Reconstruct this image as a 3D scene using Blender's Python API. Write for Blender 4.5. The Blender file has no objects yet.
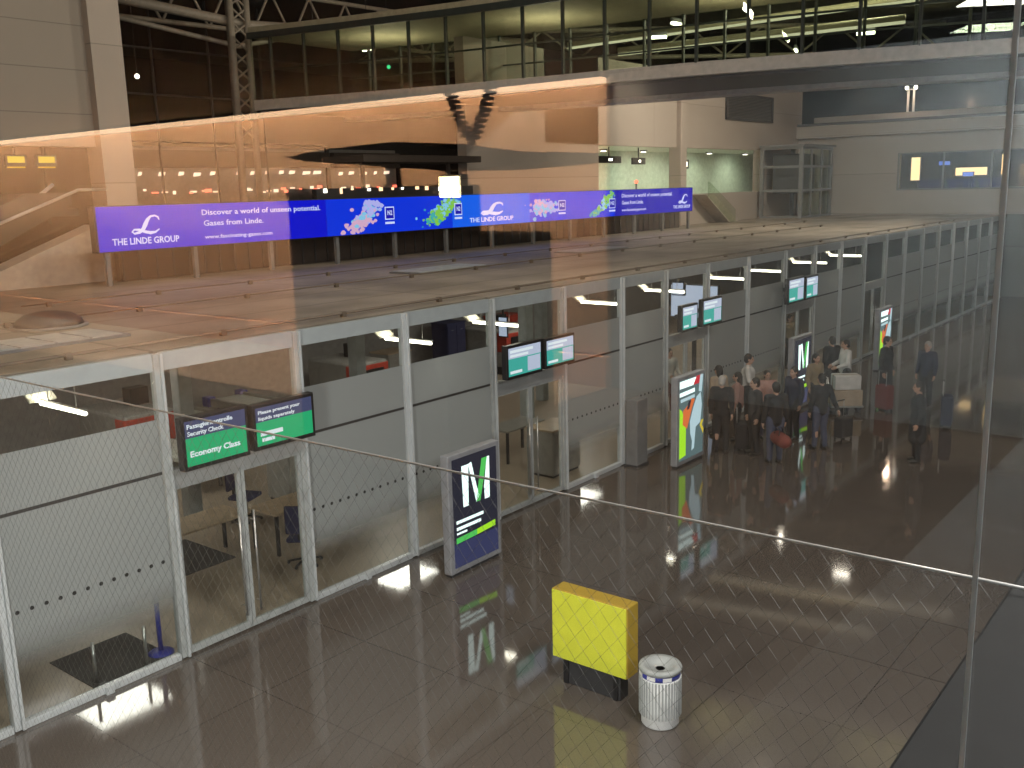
import bpy, bmesh, math, random
from mathutils import Vector, Matrix
random.seed(7)
sc = bpy.context.scene
C = sc.collection
PI = math.pi
H = 6.05            # eye height above the hall floor
FY = 10.98          # plane of the glass partition

# ------------------------------------------------------------------ materials
def nodes(name):
    m = bpy.data.materials.new(name); m.use_nodes = True
    nt = m.node_tree; nt.nodes.clear()
    o = nt.nodes.new('ShaderNodeOutputMaterial')
    return m, nt, o

def pbr(name, col, rough=.5, metal=0., var=.12, scale=6., bump=0., spec=.5):
    m, nt, o = nodes(name)
    b = nt.nodes.new('ShaderNodeBsdfPrincipled')
    b.inputs['Roughness'].default_value = rough
    b.inputs['Metallic'].default_value = metal
    b.inputs['Specular IOR Level'].default_value = spec
    tc = nt.nodes.new('ShaderNodeTexCoord')
    n = nt.nodes.new('ShaderNodeTexNoise'); n.inputs['Scale'].default_value = scale
    n.inputs['Detail'].default_value = 3
    nt.links.new(tc.outputs['Object'], n.inputs['Vector'])
    r = nt.nodes.new('ShaderNodeValToRGB')
    r.color_ramp.elements[0].position = .3; r.color_ramp.elements[1].position = .7
    r.color_ramp.elements[0].color = [c*(1-var) for c in col]+[1]
    r.color_ramp.elements[1].color = [min(1, c*(1+var)) for c in col]+[1]
    nt.links.new(n.outputs['Fac'], r.inputs['Fac'])
    nt.links.new(r.outputs['Color'], b.inputs['Base Color'])
    if bump:
        bp = nt.nodes.new('ShaderNodeBump'); bp.inputs['Strength'].default_value = bump
        nt.links.new(n.outputs['Fac'], bp.inputs['Height']); nt.links.new(bp.outputs['Normal'], b.inputs['Normal'])
    nt.links.new(b.outputs['BSDF'], o.inputs['Surface'])
    return m

def emit(name, col, s):
    m, nt, o = nodes(name)
    e = nt.nodes.new('ShaderNodeEmission'); e.inputs['Color'].default_value = list(col)+[1]
    e.inputs['Strength'].default_value = s
    nt.links.new(e.outputs[0], o.inputs['Surface'])
    return m

def clear_glass(name, refl, tint=(1, 1, 1), rough=0.):
    m, nt, o = nodes(name)
    t = nt.nodes.new('ShaderNodeBsdfTransparent'); t.inputs['Color'].default_value = list(tint)+[1]
    g = nt.nodes.new('ShaderNodeBsdfGlossy'); g.inputs['Roughness'].default_value = rough
    x = nt.nodes.new('ShaderNodeMixShader'); x.inputs[0].default_value = refl
    nt.links.new(t.outputs[0], x.inputs[1]); nt.links.new(g.outputs[0], x.inputs[2])
    nt.links.new(x.outputs[0], o.inputs['Surface'])
    return m

def frosted(name, col, opac, z0=None, z1=None):
    """sand-blasted film; fades to clear glass between z0 (clear) and z1 (frosted)"""
    m, nt, o = nodes(name)
    d = nt.nodes.new('ShaderNodeBsdfDiffuse'); d.inputs['Color'].default_value = list(col)+[1]
    tl = nt.nodes.new('ShaderNodeBsdfTranslucent'); tl.inputs['Color'].default_value = list(col)+[1]
    a = nt.nodes.new('ShaderNodeMixShader'); a.inputs[0].default_value = .45
    nt.links.new(d.outputs[0], a.inputs[1]); nt.links.new(tl.outputs[0], a.inputs[2])
    t = nt.nodes.new('ShaderNodeBsdfTransparent'); t.inputs['Color'].default_value = (.9, .92, .91, 1)
    g = nt.nodes.new('ShaderNodeBsdfGlossy'); g.inputs['Roughness'].default_value = .02
    tg = nt.nodes.new('ShaderNodeMixShader'); tg.inputs[0].default_value = .05
    nt.links.new(t.outputs[0], tg.inputs[1]); nt.links.new(g.outputs[0], tg.inputs[2])
    x = nt.nodes.new('ShaderNodeMixShader')
    nt.links.new(tg.outputs[0], x.inputs[1]); nt.links.new(a.outputs[0], x.inputs[2])
    if z0 is None:
        x.inputs[0].default_value = opac
    else:
        tc = nt.nodes.new('ShaderNodeNewGeometry'); s = nt.nodes.new('ShaderNodeSeparateXYZ')
        nt.links.new(tc.outputs['Position'], s.inputs[0])
        mr = nt.nodes.new('ShaderNodeMapRange')
        mr.inputs['From Min'].default_value = z0; mr.inputs['From Max'].default_value = z1
        mr.inputs['To Min'].default_value = 0; mr.inputs['To Max'].default_value = opac
        mr.interpolation_type = 'SMOOTHSTEP'
        nt.links.new(s.outputs['Z'], mr.inputs['Value']); nt.links.new(mr.outputs[0], x.inputs[0])
    nt.links.new(x.outputs[0], o.inputs['Surface'])
    return m

def stone_floor():
    m, nt, o = nodes('polished_granite')
    b = nt.nodes.new('ShaderNodeBsdfPrincipled')
    geo = nt.nodes.new('ShaderNodeNewGeometry')
    mp = nt.nodes.new('ShaderNodeMapping'); mp.inputs['Location'].default_value = (.05, -.35, 0)
    nt.links.new(geo.outputs['Position'], mp.inputs['Vector'])
    br = nt.nodes.new('ShaderNodeTexBrick')
    br.offset = 0; br.inputs['Scale'].default_value = 1
    br.inputs['Brick Width'].default_value = 1.68; br.inputs['Row Height'].default_value = 1.5
    br.inputs['Mortar Size'].default_value = .009; br.inputs['Mortar Smooth'].default_value = .2
    br.inputs['Color1'].default_value = (.135, .113, .098, 1)
    br.inputs['Color2'].default_value = (.122, .102, .089, 1)
    br.inputs['Mortar'].default_value = (.088, .074, .065, 1)
    nt.links.new(mp.outputs[0], br.inputs['Vector'])
    n = nt.nodes.new('ShaderNodeTexNoise'); n.inputs['Scale'].default_value = 45; n.inputs['Detail'].default_value = 4
    nt.links.new(geo.outputs['Position'], n.inputs['Vector'])
    mx = nt.nodes.new('ShaderNodeMix'); mx.data_type = 'RGBA'; mx.blend_type = 'MULTIPLY'
    mx.inputs['Factor'].default_value = .5
    nt.links.new(br.outputs['Color'], mx.inputs['A']); nt.links.new(n.outputs['Fac'], mx.inputs['B'])
    nt.links.new(mx.outputs['Result'], b.inputs['Base Color'])
    n2 = nt.nodes.new('ShaderNodeTexNoise'); n2.inputs['Scale'].default_value = 1.2
    nt.links.new(geo.outputs['Position'], n2.inputs['Vector'])
    rr = nt.nodes.new('ShaderNodeMapRange'); rr.inputs['To Min'].default_value = .04; rr.inputs['To Max'].default_value = .085
    nt.links.new(n2.outputs['Fac'], rr.inputs['Value']); nt.links.new(rr.outputs[0], b.inputs['Roughness'])
    b.inputs['Specular IOR Level'].default_value = 1.0
    nt.links.new(b.outputs[0], o.inputs['Surface'])
    return m

def roof_mat():
    m, nt, o = nodes('tan_roofing')
    b = nt.nodes.new('ShaderNodeBsdfPrincipled'); b.inputs['Roughness'].default_value = .55
    geo = nt.nodes.new('ShaderNodeNewGeometry')
    br = nt.nodes.new('ShaderNodeTexBrick'); br.offset = 0
    br.inputs['Scale'].default_value = 1; br.inputs['Brick Width'].default_value = 6.6
    br.inputs['Row Height'].default_value = 1.45; br.inputs['Mortar Size'].default_value = .03
    br.inputs['Color1'].default_value = (.34, .29, .235, 1); br.inputs['Color2'].default_value = (.27, .235, .19, 1)
    br.inputs['Mortar'].default_value = (.17, .14, .11, 1)
    nt.links.new(geo.outputs['Position'], br.inputs['Vector'])
    n = nt.nodes.new('ShaderNodeTexNoise'); n.inputs['Scale'].default_value = .55; n.inputs['Detail'].default_value = 5
    nt.links.new(geo.outputs['Position'], n.inputs['Vector'])
    r = nt.nodes.new('ShaderNodeValToRGB')
    r.color_ramp.elements[0].position = .35; r.color_ramp.elements[0].color = (.55, .55, .52, 1)
    r.color_ramp.elements[1].position = .65; r.color_ramp.elements[1].color = (1, 1, 1, 1)
    nt.links.new(n.outputs['Fac'], r.inputs['Fac'])
    mx = nt.nodes.new('ShaderNodeMix'); mx.data_type = 'RGBA'; mx.blend_type = 'MULTIPLY'; mx.inputs['Factor'].default_value = 1
    nt.links.new(br.outputs['Color'], mx.inputs['A']); nt.links.new(r.outputs['Color'], mx.inputs['B'])
    nt.links.new(mx.outputs['Result'], b.inputs['Base Color'])
    nt.links.new(b.outputs[0], o.inputs['Surface'])
    return m

def panel_wall(name, col, w, h, joint=.03):
    m, nt, o = nodes(name)
    b = nt.nodes.new('ShaderNodeBsdfPrincipled'); b.inputs['Roughness'].default_value = .6
    geo = nt.nodes.new('ShaderNodeNewGeometry'); s = nt.nodes.new('ShaderNodeSeparateXYZ')
    nt.links.new(geo.outputs['Position'], s.inputs[0])
    ad = nt.nodes.new('ShaderNodeMath'); ad.operation = 'ADD'
    nt.links.new(s.outputs['X'], ad.inputs[0]); nt.links.new(s.outputs['Y'], ad.inputs[1])
    cb = nt.nodes.new('ShaderNodeCombineXYZ')
    nt.links.new(ad.outputs[0], cb.inputs['X']); nt.links.new(s.outputs['Z'], cb.inputs['Y'])
    br = nt.nodes.new('ShaderNodeTexBrick'); br.offset = 0
    br.inputs['Scale'].default_value = 1; br.inputs['Brick Width'].default_value = w
    br.inputs['Row Height'].default_value = h; br.inputs['Mortar Size'].default_value = joint
    br.inputs['Color1'].default_value = list(col)+[1]
    br.inputs['Color2'].default_value = [c*.93 for c in col]+[1]
    br.inputs['Mortar'].default_value = [c*.6 for c in col]+[1]
    nt.links.new(cb.outputs[0], br.inputs['Vector']); nt.links.new(br.outputs['Color'], b.inputs['Base Color'])
    nt.links.new(b.outputs[0], o.inputs['Surface'])
    return m

M = dict(
    floor=stone_floor(), roof=roof_mat(),
    alu=pbr('satin_aluminium', (.55, .58, .60), .4, .2, .06),
    header=pbr('pale_glass_header', (.36, .395, .41), .4, 0, .05),
    transom=pbr('grey_transom', (.34, .35, .35), .5, 0, .05),
    joint=pbr('dark_seal', (.035, .033, .032), .6),
    dot=pbr('black_marker_film', (.02, .02, .02), .6),
    frost_lo=frosted('frosted_film_lower', (.45, .475, .475), .95, .62, 1.25),
    frost_hi=frosted('frosted_film_upper', (.45, .475, .475), .95),
    pglass=clear_glass('partition_glass', .05, (.93, .95, .94)),
    bglass=clear_glass('bridge_glass', .04, (.86, .90, .84)),
    window=clear_glass('window_glass', .062, (.97, .98, .97)),
    black=pbr('black_plastic', (.012, .012, .014), .35),
    dark=pbr('dark_coating', (.03, .03, .033), .5),
    darkgrey=pbr('dark_grey_paint', (.045, .047, .05), .5),
    beam=pbr('black_steel', (.008, .008, .009), .6, spec=.2),
    seal=pbr('pale_silicone', (.42, .44, .45), .6),
    midgrey=pbr('mid_grey_paint', (.16, .165, .17), .5),
    pillar=pbr('grey_pillar', (.34, .36, .36), .5),
    white=pbr('white_paint', (.62, .62, .60), .5),
    offwhite=pbr('off_white_metal', (.66, .67, .68), .4),
    standgrey=pbr('silver_grey_coating', (.33, .34, .37), .4, .3),
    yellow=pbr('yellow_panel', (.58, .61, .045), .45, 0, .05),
    yellow_side=pbr('yellow_shaded', (.40, .27, .03), .5, 0, .05),  # darker yellow: weaker light on top and sides put into the colour
    concrete=panel_wall('pale_panelled_wall', (.27, .235, .20), 60., 1.0, .012),
    plaster=panel_wall('pale_plaster_wall', (.36, .31, .27), 60., 3.2, .012),
    wall_end=panel_wall('end_wall_cladding', (.34, .31, .275), 60., 2.1, .012),
    wall_dark=panel_wall('dark_end_panels', (.085, .09, .09), 2.2, 2.55, .03),
    lobby=pbr('pale_green_lobby', (.50, .56, .47), .5),
    rail=pbr('brown_rail', (.13, .10, .075), .6),
    beige=pbr('beige_slab', (.42, .36, .30), .6),
    brown=pbr('brown_recess', (.055, .042, .034), .7),
    inner_floor=pbr('beige_floor', (.33, .265, .20), .35, 0, .08, 2.),
    inner_wall=pbr('grey_inner_wall', (.25, .24, .23), .7),
    mat_=pbr('charcoal_mat', (.045, .042, .04), .9, 0, .2, 60, .2),
    blue=pbr('blue_plastic', (.03, .04, .30), .4),
    bluefab=pbr('dark_blue_fabric', (.035, .038, .10), .9),
    table=pbr('beige_laminate', (.45, .34, .23), .4),
    machine=pbr('machine_grey', (.30, .29, .27), .45),
    belt=pbr('pale_belt', (.55, .56, .50), .5),
    red=pbr('red_plastic', (.45, .05, .03), .45),
    steel=pbr('stainless_steel', (.45, .45, .44), .3, .8, .05),
    cable=pbr('steel_cable', (.52, .50, .48), .4, .3, .05),
    netw=pbr('net_wire', (.11, .107, .10), .5, .2, .05),
    bridge_deck=pbr('bridge_fascia_grey', (.50, .47, .43), .6),
    bridge_under=pbr('bridge_soffit_dark', (.055, .055, .056), .7),
    bridge_lite=pbr('bridge_soffit_pale', (.34, .33, .32), .7),
    bridge_mull=pbr('bridge_mullion', (.035, .045, .04), .5),
    bridge_in=pbr('bridge_interior', (.42, .38, .26), .7),
    truss=pbr('pale_truss_paint', (.30, .26, .21), .5),
    night=pbr('black_glazing', (.006, .006, .007), .15),
    ceil=pbr('dark_ceiling', (.02, .018, .016), .9),
    tube=emit('lit_tube', (1, .90, .72), 10.),
    tube_hot=emit('lit_tube_hall', (1, .90, .76), 14.),
    tube_dim=emit('lit_strip_bridge', (1, .86, .66), 1.1),
    upl=pbr('lamp_reflector', (.80, .78, .66), .4),
    # gallery
    gwall=pbr('orange_wall', (.86, .56, .36), .7, 0, .05, 1.2),
    gcove=emit('cove_light', (1, .62, .36), 9.),
    gskirt=pbr('orange_skirting', (.85, .42, .22), .5),
    ggrey=pbr('gallery_grey_wall', (.50, .53, .54), .8),
    gcarpet=pbr('dark_carpet', (.06, .05, .042), .95),
    gbounce=pbr('tan_bounce_floor', (.17, .125, .09), .5),
    gstone=pbr('grey_gallery_stone', (.22, .235, .24), .7),
    gceil=pbr('gallery_dark_ceiling', (.012, .010, .009), .9),
    gdark=pbr('kiosk_black', (.26, .19, .15), .8, spec=.1),
    gbrown=pbr('kiosk_brown', (.16, .11, .075), .8, spec=.1),
    gsign=emit('lit_sign_face', (1, .86, .55), 24.),
    cord=pbr('dark_cord', (.16, .10, .06), .8),
    # screens
    s_navy=emit('screen_navy', (.055, .065, .14), 1.1),
    s_green=emit('screen_green', (.02, .42, .17), 1.0),
    s_teal=emit('screen_teal', (.06, .42, .36), 1.0),
    s_pale=emit('screen_pale', (.50, .56, .72), 1.0),
    s_white=emit('screen_white', (.72, .80, .85), 1.1),
    b_violet=emit('banner_violet_blue', (.004, .008, .60), 1.1),
    b_blue=emit('banner_blue', (.004, .035, .72), 1.1),
    b_sky=emit('banner_sky_blue', (.01, .12, .85), 1.1),
    b_deep=emit('banner_deep_blue', (.010, .008, .46), 1.0),
    b_text=emit('banner_white', (.62, .68, .95), 1.15),
    p_pink=emit('picture_pink', (.75, .45, .65), 1.), p_cyan=emit('picture_cyan', (.25, .62, .90), 1.),
    p_green=emit('picture_green', (.25, .62, .08), 1.), p_teal=emit('picture_teal', (.05, .45, .45), 1.),
    p_lilac=emit('picture_lilac', (.48, .48, .95), 1.),
    a_dark=emit('poster_dark', (.028, .028, .042), 1.), a_blue=emit('poster_blue_foot', (.045, .05, .12), 1.),
    a_white=emit('poster_white', (.72, .88, .86), 1.8), a_mint=emit('poster_mint', (.42, .80, .62), 1.1),
    a_green=emit('poster_green', (.10, .62, .12), 1.), a_lime=emit('poster_lime', (.42, .85, .03), 1.),
    a_red=emit('poster_red', (.60, .02, .04), 1.), a_orange=emit('poster_orange', (.75, .17, .05), 1.),
    a_yellow=emit('poster_yellow', (.72, .55, .05), 1.), a_pale=emit('poster_pale_blue', (.50, .68, .75), 1.),
    a_teal=emit('poster_slate', (.10, .16, .17), 1.),
    led_red=emit('red_light', (1, .16, .09), 2.2), led_warm=emit('warm_light', (1, .62, .35), 2.4),
    led_shop=emit('shop_light', (1, .75, .55), 1.4),
    led_blue=emit('blue_light', (.2, .3, 1), 1.2), led_green=emit('green_light', (.1, 1, .45), 1.6),
    led_white=emit('white_light', (1, .93, .80), 5.), sign_yellow=emit('yellow_sign', (.75, .55, .06), 1.),
    # people
    skin=pbr('skin', (.42, .26, .19), .6), skin2=pbr('skin_tan', (.28, .165, .11), .6),
    hair_dk=pbr('dark_hair', (.014, .011, .009), .6), hair_gr=pbr('grey_hair', (.36, .34, .32), .7),
    eye=pbr('eye_dark', (.02, .015, .012), .2), lip=pbr('lip', (.32, .11, .09), .5),
    shoe=pbr('dark_shoe', (.02, .018, .016), .5),
    c_black=pbr('black_cloth', (.014, .014, .016), .9), c_char=pbr('charcoal_cloth', (.03, .031, .034), .9),
    c_beige=pbr('beige_cloth', (.36, .29, .215), .9), c_white=pbr('white_cloth', (.55, .54, .52), .9),
    c_denim=pbr('denim', (.05, .06, .10), .9), c_navy=pbr('navy_cloth', (.022, .025, .05), .9),
    c_pink=pbr('dusty_pink_cloth', (.34, .20, .17), .9), c_red=pbr('red_cloth', (.15, .035, .028), .9),
    c_tan=pbr('tan_cloth', (.25, .20, .13), .9),
)

# ------------------------------------------------------------------ mesh builder
class MB:
    def __init__(self): self.v = []; self.f = []; self.sm = []
    def raw(self, v, f, smooth=False):
        o = len(self.v); self.v += [tuple(p) for p in v]
        for q in f: self.f.append([i+o for i in q]); self.sm.append(smooth)
        return self
    def box(self, x0, x1, y0, y1, z0, z1, bev=0.):
        if x0 > x1: x0, x1 = x1, x0
        if y0 > y1: y0, y1 = y1, y0
        if z0 > z1: z0, z1 = z1, z0
        if bev <= 0:
            v = [(x, y, z) for z in (z0, z1) for y in (y0, y1) for x in (x0, x1)]
            return self.raw(v, [(0, 2, 3, 1), (4, 5, 7, 6), (0, 1, 5, 4), (2, 6, 7, 3), (0, 4, 6, 2), (1, 3, 7, 5)])
        bm = bmesh.new(); bmesh.ops.create_cube(bm, size=1)
        for w in bm.verts:
            w.co = Vector(((x0+x1)/2+w.co.x*(x1-x0), (y0+y1)/2+w.co.y*(y1-y0), (z0+z1)/2+w.co.z*(z1-z0)))
        bmesh.ops.bevel(bm, geom=bm.edges[:], offset=bev, segments=2, affect='EDGES', profile=.5)
        self.frombm(bm); return self
    def frombm(self, bm, smooth=False, mat=None):
        bm.verts.index_update()
        self.raw([(mat @ w.co if mat else w.co) for w in bm.verts], [[w.index for w in q.verts] for q in bm.faces], smooth)
        bm.free()
    def tube(self, pts, r, n=8, cap=True):
        pts = [Vector(p) for p in pts]; rs = r if isinstance(r, (list, tuple)) else [r]*len(pts)
        vs = []; N = len(pts); up0 = None
        for i, p in enumerate(pts):
            t = (pts[min(i+1, N-1)]-pts[max(i-1, 0)]).normalized()
            if up0 is None:
                a = Vector((0, 0, 1)) if abs(t.z) < .9 else Vector((1, 0, 0))
                u = t.cross(a).normalized()
            else:
                u = (up0-t*up0.dot(t)).normalized()
            up0 = u; w = t.cross(u)
            for k in range(n):
                a = 2*PI*k/n; vs.append(p+(u*math.cos(a)+w*math.sin(a))*rs[i])
        fs = []
        for i in range(N-1):
            for k in range(n):
                fs.append((i*n+k, i*n+(k+1) % n, (i+1)*n+(k+1) % n, (i+1)*n+k))
        if cap: fs.append(list(range(n))[::-1]); fs.append([(N-1)*n+k for k in range(n)])
        return self.raw(vs, fs, n > 5)
    def lathe(self, cx, cy, prof, n=32):
        vs = []; fs = []
        for r, z in prof:
            for k in range(n):
                a = 2*PI*k/n; vs.append((cx+r*math.cos(a), cy+r*math.sin(a), z))
        for i in range(len(prof)-1):
            for k in range(n):
                fs.append((i*n+k, i*n+(k+1) % n, (i+1)*n+(k+1) % n, (i+1)*n+k))
        fs.append(list(range(n))[::-1]); fs.append([(len(prof)-1)*n+k for k in range(n)])
        return self.raw(vs, fs, True)
    def prism(self, poly, fn, d0, d1):
        """poly: 2D outline; fn(u,v,d)->3D"""
        n = len(poly)
        v = [fn(u, w, d0) for u, w in poly]+[fn(u, w, d1) for u, w in poly]
        f = [list(range(n))[::-1], [n+i for i in range(n)]]
        f += [(i, (i+1) % n, n+(i+1) % n, n+i) for i in range(n)]
        return self.raw(v, f)
    def ball(self, c, r, sc=(1, 1, 1), u=14, w=9):
        bm = bmesh.new(); bmesh.ops.create_uvsphere(bm, u_segments=u, v_segments=w, radius=r)
        for q in bm.verts: q.co = Vector((c[0]+q.co.x*sc[0], c[1]+q.co.y*sc[1], c[2]+q.co.z*sc[2]))
        self.frombm(bm, True); return self
    def build(self, name, mat, parent=None, recalc=True):
        me = bpy.data.meshes.new(name); me.from_pydata(self.v, [], self.f); me.update()
        if recalc:
            bm = bmesh.new(); bm.from_mesh(me); bmesh.ops.recalc_face_normals(bm, faces=bm.faces); bm.to_mesh(me); bm.free()
        for p, s in zip(me.polygons, self.sm): p.use_smooth = s
        me.materials.append(mat if not isinstance(mat, str) else M[mat])
        o = bpy.data.objects.new(name, me); C.objects.link(o)
        if parent: setpar(o, parent)
        return o

WORLD = {}
def setpar(o, parent):
    o.parent = parent
    r = parent
    off = Vector()
    rot = 0
    # parents here are empties (world space build: undo the translation) or meshes at origin
    m = Matrix.Identity(4)
    chain = []
    while r: chain.append(r); r = r.parent
    for r in reversed(chain): m = m @ r.matrix_parent_inverse @ r.matrix_basis
    o.matrix_parent_inverse = m.inverted()

def empty(name, label, cat, loc=(0, 0, 0), group=None):
    o = bpy.data.objects.new(name, None); C.objects.link(o); o.empty_display_size = .1
    o.location = loc; o['label'] = label; o['category'] = cat
    if group: o['group'] = group
    return o
def tag(o, label, cat, group=None):
    o['label'] = label; o['category'] = cat
    if group: o['group'] = group
    return o
def struct(o): o['kind'] = 'structure'; return o
def bx(name, mat, parent, *a, bev=0.): return MB().box(*a, bev=bev).build(name, mat, parent)

# ------------------------------------------------------------------ text
def text_geo(s, size=1., bold=0., shear=0., align='LEFT', sx=1.):
    cu = bpy.data.curves.new('t', 'FONT'); cu.body = s; cu.size = size; cu.offset = bold; cu.shear = shear
    cu.align_x = align; cu.extrude = .004; cu.resolution_u = 2
    ob = bpy.data.objects.new('t', cu); C.objects.link(ob)
    dg = bpy.context.evaluated_depsgraph_get(); dg.update()
    me = bpy.data.meshes.new_from_object(ob.evaluated_get(dg))
    v = [(w.co.x*sx, w.co.y, w.co.z) for w in me.vertices]; f = [list(p.vertices) for p in me.polygons]
    bpy.data.objects.remove(ob); bpy.data.curves.remove(cu); bpy.data.meshes.remove(me)
    return v, f
def fit_text(mb, s, x0, x1, z, y, hgt, bold=0., shear=0.):
    """text on a face that looks to -Y, filling x0..x1, baseline z, cap height hgt"""
    v, f = text_geo(s, 1., bold, shear)
    xs = [p[0] for p in v]; w = max(xs)-min(xs); mn = min(xs)
    k = hgt/.72
    mb.raw([(x0+(p[0]-mn)/w*(x1-x0), y-p[2]*.5, z+p[1]*k) for p in v], f)
def ribbon(mb, pts, w, y, d=.006):
    """flat stroke in the XZ plane at y; w = width or list"""
    n = len(pts); ws = w if isinstance(w, (list, tuple)) else [w]*n
    L = []; R_ = []
    for i, (x, z) in enumerate(pts):
        a = pts[max(i-1, 0)]; b = pts[min(i+1, n-1)]
        tx, tz = b[0]-a[0], b[1]-a[1]; l = math.hypot(tx, tz) or 1
        nx, nz = -tz/l*ws[i]/2, tx/l*ws[i]/2
        L.append((x+nx, z+nz)); R_.append((x-nx, z-nz))
    for i in range(n-1):
        mb.prism([L[i], L[i+1], R_[i+1], R_[i]], lambda u, v, q: (u, q, v), y-d, y)

# ------------------------------------------------------------------ camera
f_px = 969.53; yaw = .672215; pit = .199733; roll = .0252089
cy, sy, cp, sp = math.cos(yaw), math.sin(yaw), math.cos(pit), math.sin(pit)
fwd = Vector((cy*cp, sy*cp, -sp)); right = Vector((sy, -cy, 0)); down = fwd.cross(right)
r2 = right*math.cos(roll)+down*math.sin(roll); d2 = -right*math.sin(roll)+down*math.cos(roll)
cam = bpy.data.cameras.new('camera'); co = bpy.data.objects.new('camera', cam); C.objects.link(co)
mw = Matrix((r2, -d2, -fwd)).transposed().to_4x4(); mw.translation = Vector((0, 0, H))
co.matrix_world = mw
cam.sensor_fit = 'HORIZONTAL'; cam.sensor_width = 36; cam.lens = 36*f_px/1024
cam.clip_start = .02; cam.clip_end = 300
sc.camera = co

# ------------------------------------------------------------------ hall shell
EX = 54.
def slab(name, mat, *a): return struct(MB().box(*a).build(name, mat))
slab('floor', 'floor', 1.4, EX+.3, -5, FY+.02, -.2, 0)
slab('floor_checkpoint', 'inner_floor', 1.4, EX+.3, FY+.02, 22.8, -.2, 0)
# flat roof of the checkpoint enclosure
slab('ceiling_checkpoint', 'roof', 2.0, EX, FY+.06, 22.6, 4.0, 4.15)
slab('wall_checkpoint_rear', 'inner_wall', 2.0, EX, 22.3, 22.6, 0, 4.0)
slab('wall_checkpoint_side', 'inner_wall', 1.8, 2.0, FY+.06, 22.6, 0, 4.15)
# far end of the hall
slab('wall_end_lower', 'wall_dark', EX, EX+.3, -5, 22.6, 0, 4.15)
slab('wall_back', 'concrete', 2.0, 12.72, 22.6, 23.0, 7.25, 14.0)
slab('trim_1', 'plaster', 12.62, 13.42, 22.35, 23.0, 4.15, 14.0)
slab('ceiling', 'ceil', 1.4, 62, -6, 62, 15., 15.2)
slab('wall_night_glazing', 'night', 2, 62, 60, 60.3, 0, 15)
slab('wall_side_dark', 'ceil', 1.4, 62, -6.3, -6, -.2, 15)
slab('wall_far_dark', 'night', 62, 62.3, -6, 60, 0, 15)
# end wall above the roof with its strip window
w = MB()
w.box(EX, EX+.4, 2, 22, 4.15, 5.45); w.box(EX, EX+.4, 2, 22, 7.3, 8.3); w.box(EX, EX+.4, 16.45, 22, 5.45, 7.3); w.box(EX, EX+.4, 2, 5, 5.45, 7.3)
struct(w.build('wall_end', 'wall_end'))
struct(MB().box(EX-.35, EX+.4, 2, 22, 8.3, 8.95, bev=.03).build('trim_2', 'wall_end'))
slab('trim_3', 'dark', EX-.30, EX+.3, 2, 22, 8.95, 9.1)
slab('wall_end_upper', 'wall_end', EX+2.2, EX+2.5, 2, 22, 9.1, 9.55)
slab('wall_strip_room', 'dark', EX+3.2, EX+3.4, 2, 22, 4.4, 7.4)
slab('floor_strip_room', 'darkgrey', EX+.4, EX+3.2, 2, 22, 4.4, 5.45)
wf = struct(bpy.data.objects.new('window_1', None)); C.objects.link(wf)
MB().box(EX-.04, EX+.06, 5, 16.45, 5.40, 5.47).box(EX-.04, EX+.06, 5, 16.45, 7.28, 7.34).box(EX-.04, EX+.06, 16.4, 16.5, 5.40, 7.34).build('window_frame', 'midgrey', wf)
for k, y in enumerate((14.2, 11.9, 9.6, 7.3)):
    bx('mullion', 'midgrey', wf, EX-.03, EX+.05, y-.04, y+.04, 5.47, 7.28)
bx('pane', 'bglass', wf, EX, EX+.02, 5, 16.45, 5.45, 7.3)
# lit things inside that window
def simple_sign(name, mat, label, cat, *a, frame='dark', group=None, foot=None, hang=None):
    o = empty(name, label, cat, ((a[0]+a[1])/2, (a[2]+a[3])/2, a[4]), group)
    bx('housing', frame, o, a[0]+.005, a[1], a[2]-.03, a[3]+.03, a[4]-.03, a[5]+.03)
    bx('face', mat, o, a[0]-.02, a[0], a[2], a[3], a[4], a[5])
    if foot is not None: bx('stand', frame, o, a[0]+.01, a[1]-.01, (a[2]+a[3])/2-.06, (a[2]+a[3])/2+.06, foot, a[4]-.03)
    if hang is not None: bx('hanger', frame, o, (a[0]+a[1])/2-.008, (a[0]+a[1])/2+.008, (a[2]+a[3])/2-.02, (a[2]+a[3])/2+.02, a[5]+.03, hang)
    return o
simple_sign('lit_display', 'led_warm', 'tall orange lit display behind the far strip window', 'sign', EX+1.2, EX+1.35, 15.7, 16.15, 5.9, 7.1, foot=5.45)
simple_sign('blue_sign', 'led_blue', 'small upper blue lit sign behind the far strip window', 'sign', EX+1.2, EX+1.3, 14.2, 14.75, 6.65, 6.85, foot=5.45)
simple_sign('lit_counter_front', 'led_warm', 'low wide orange lit counter front behind the far strip window', 'counter', EX+2.2, EX+2.4, 12.6, 14.15, 6.1, 6.5, foot=5.45)
simple_sign('blue_sign', 'led_blue', 'lower blue lit sign on the orange counter behind the far strip window', 'sign', EX+1.5, EX+1.6, 13.1, 13.6, 6.05, 6.25, foot=5.45)
t = empty('strip_lamp', 'slim upright lit lamp at the right of the far strip window', 'lamp', (EX+1.3, 11.7, 5.45))
bx('pole', 'steel', t, EX+1.31, EX+1.35, 11.68, 11.72, 5.45, 7.2); bx('tube', 'led_warm', t, EX+1.26, EX+1.31, 11.68, 11.73, 6.1, 7.1)

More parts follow.
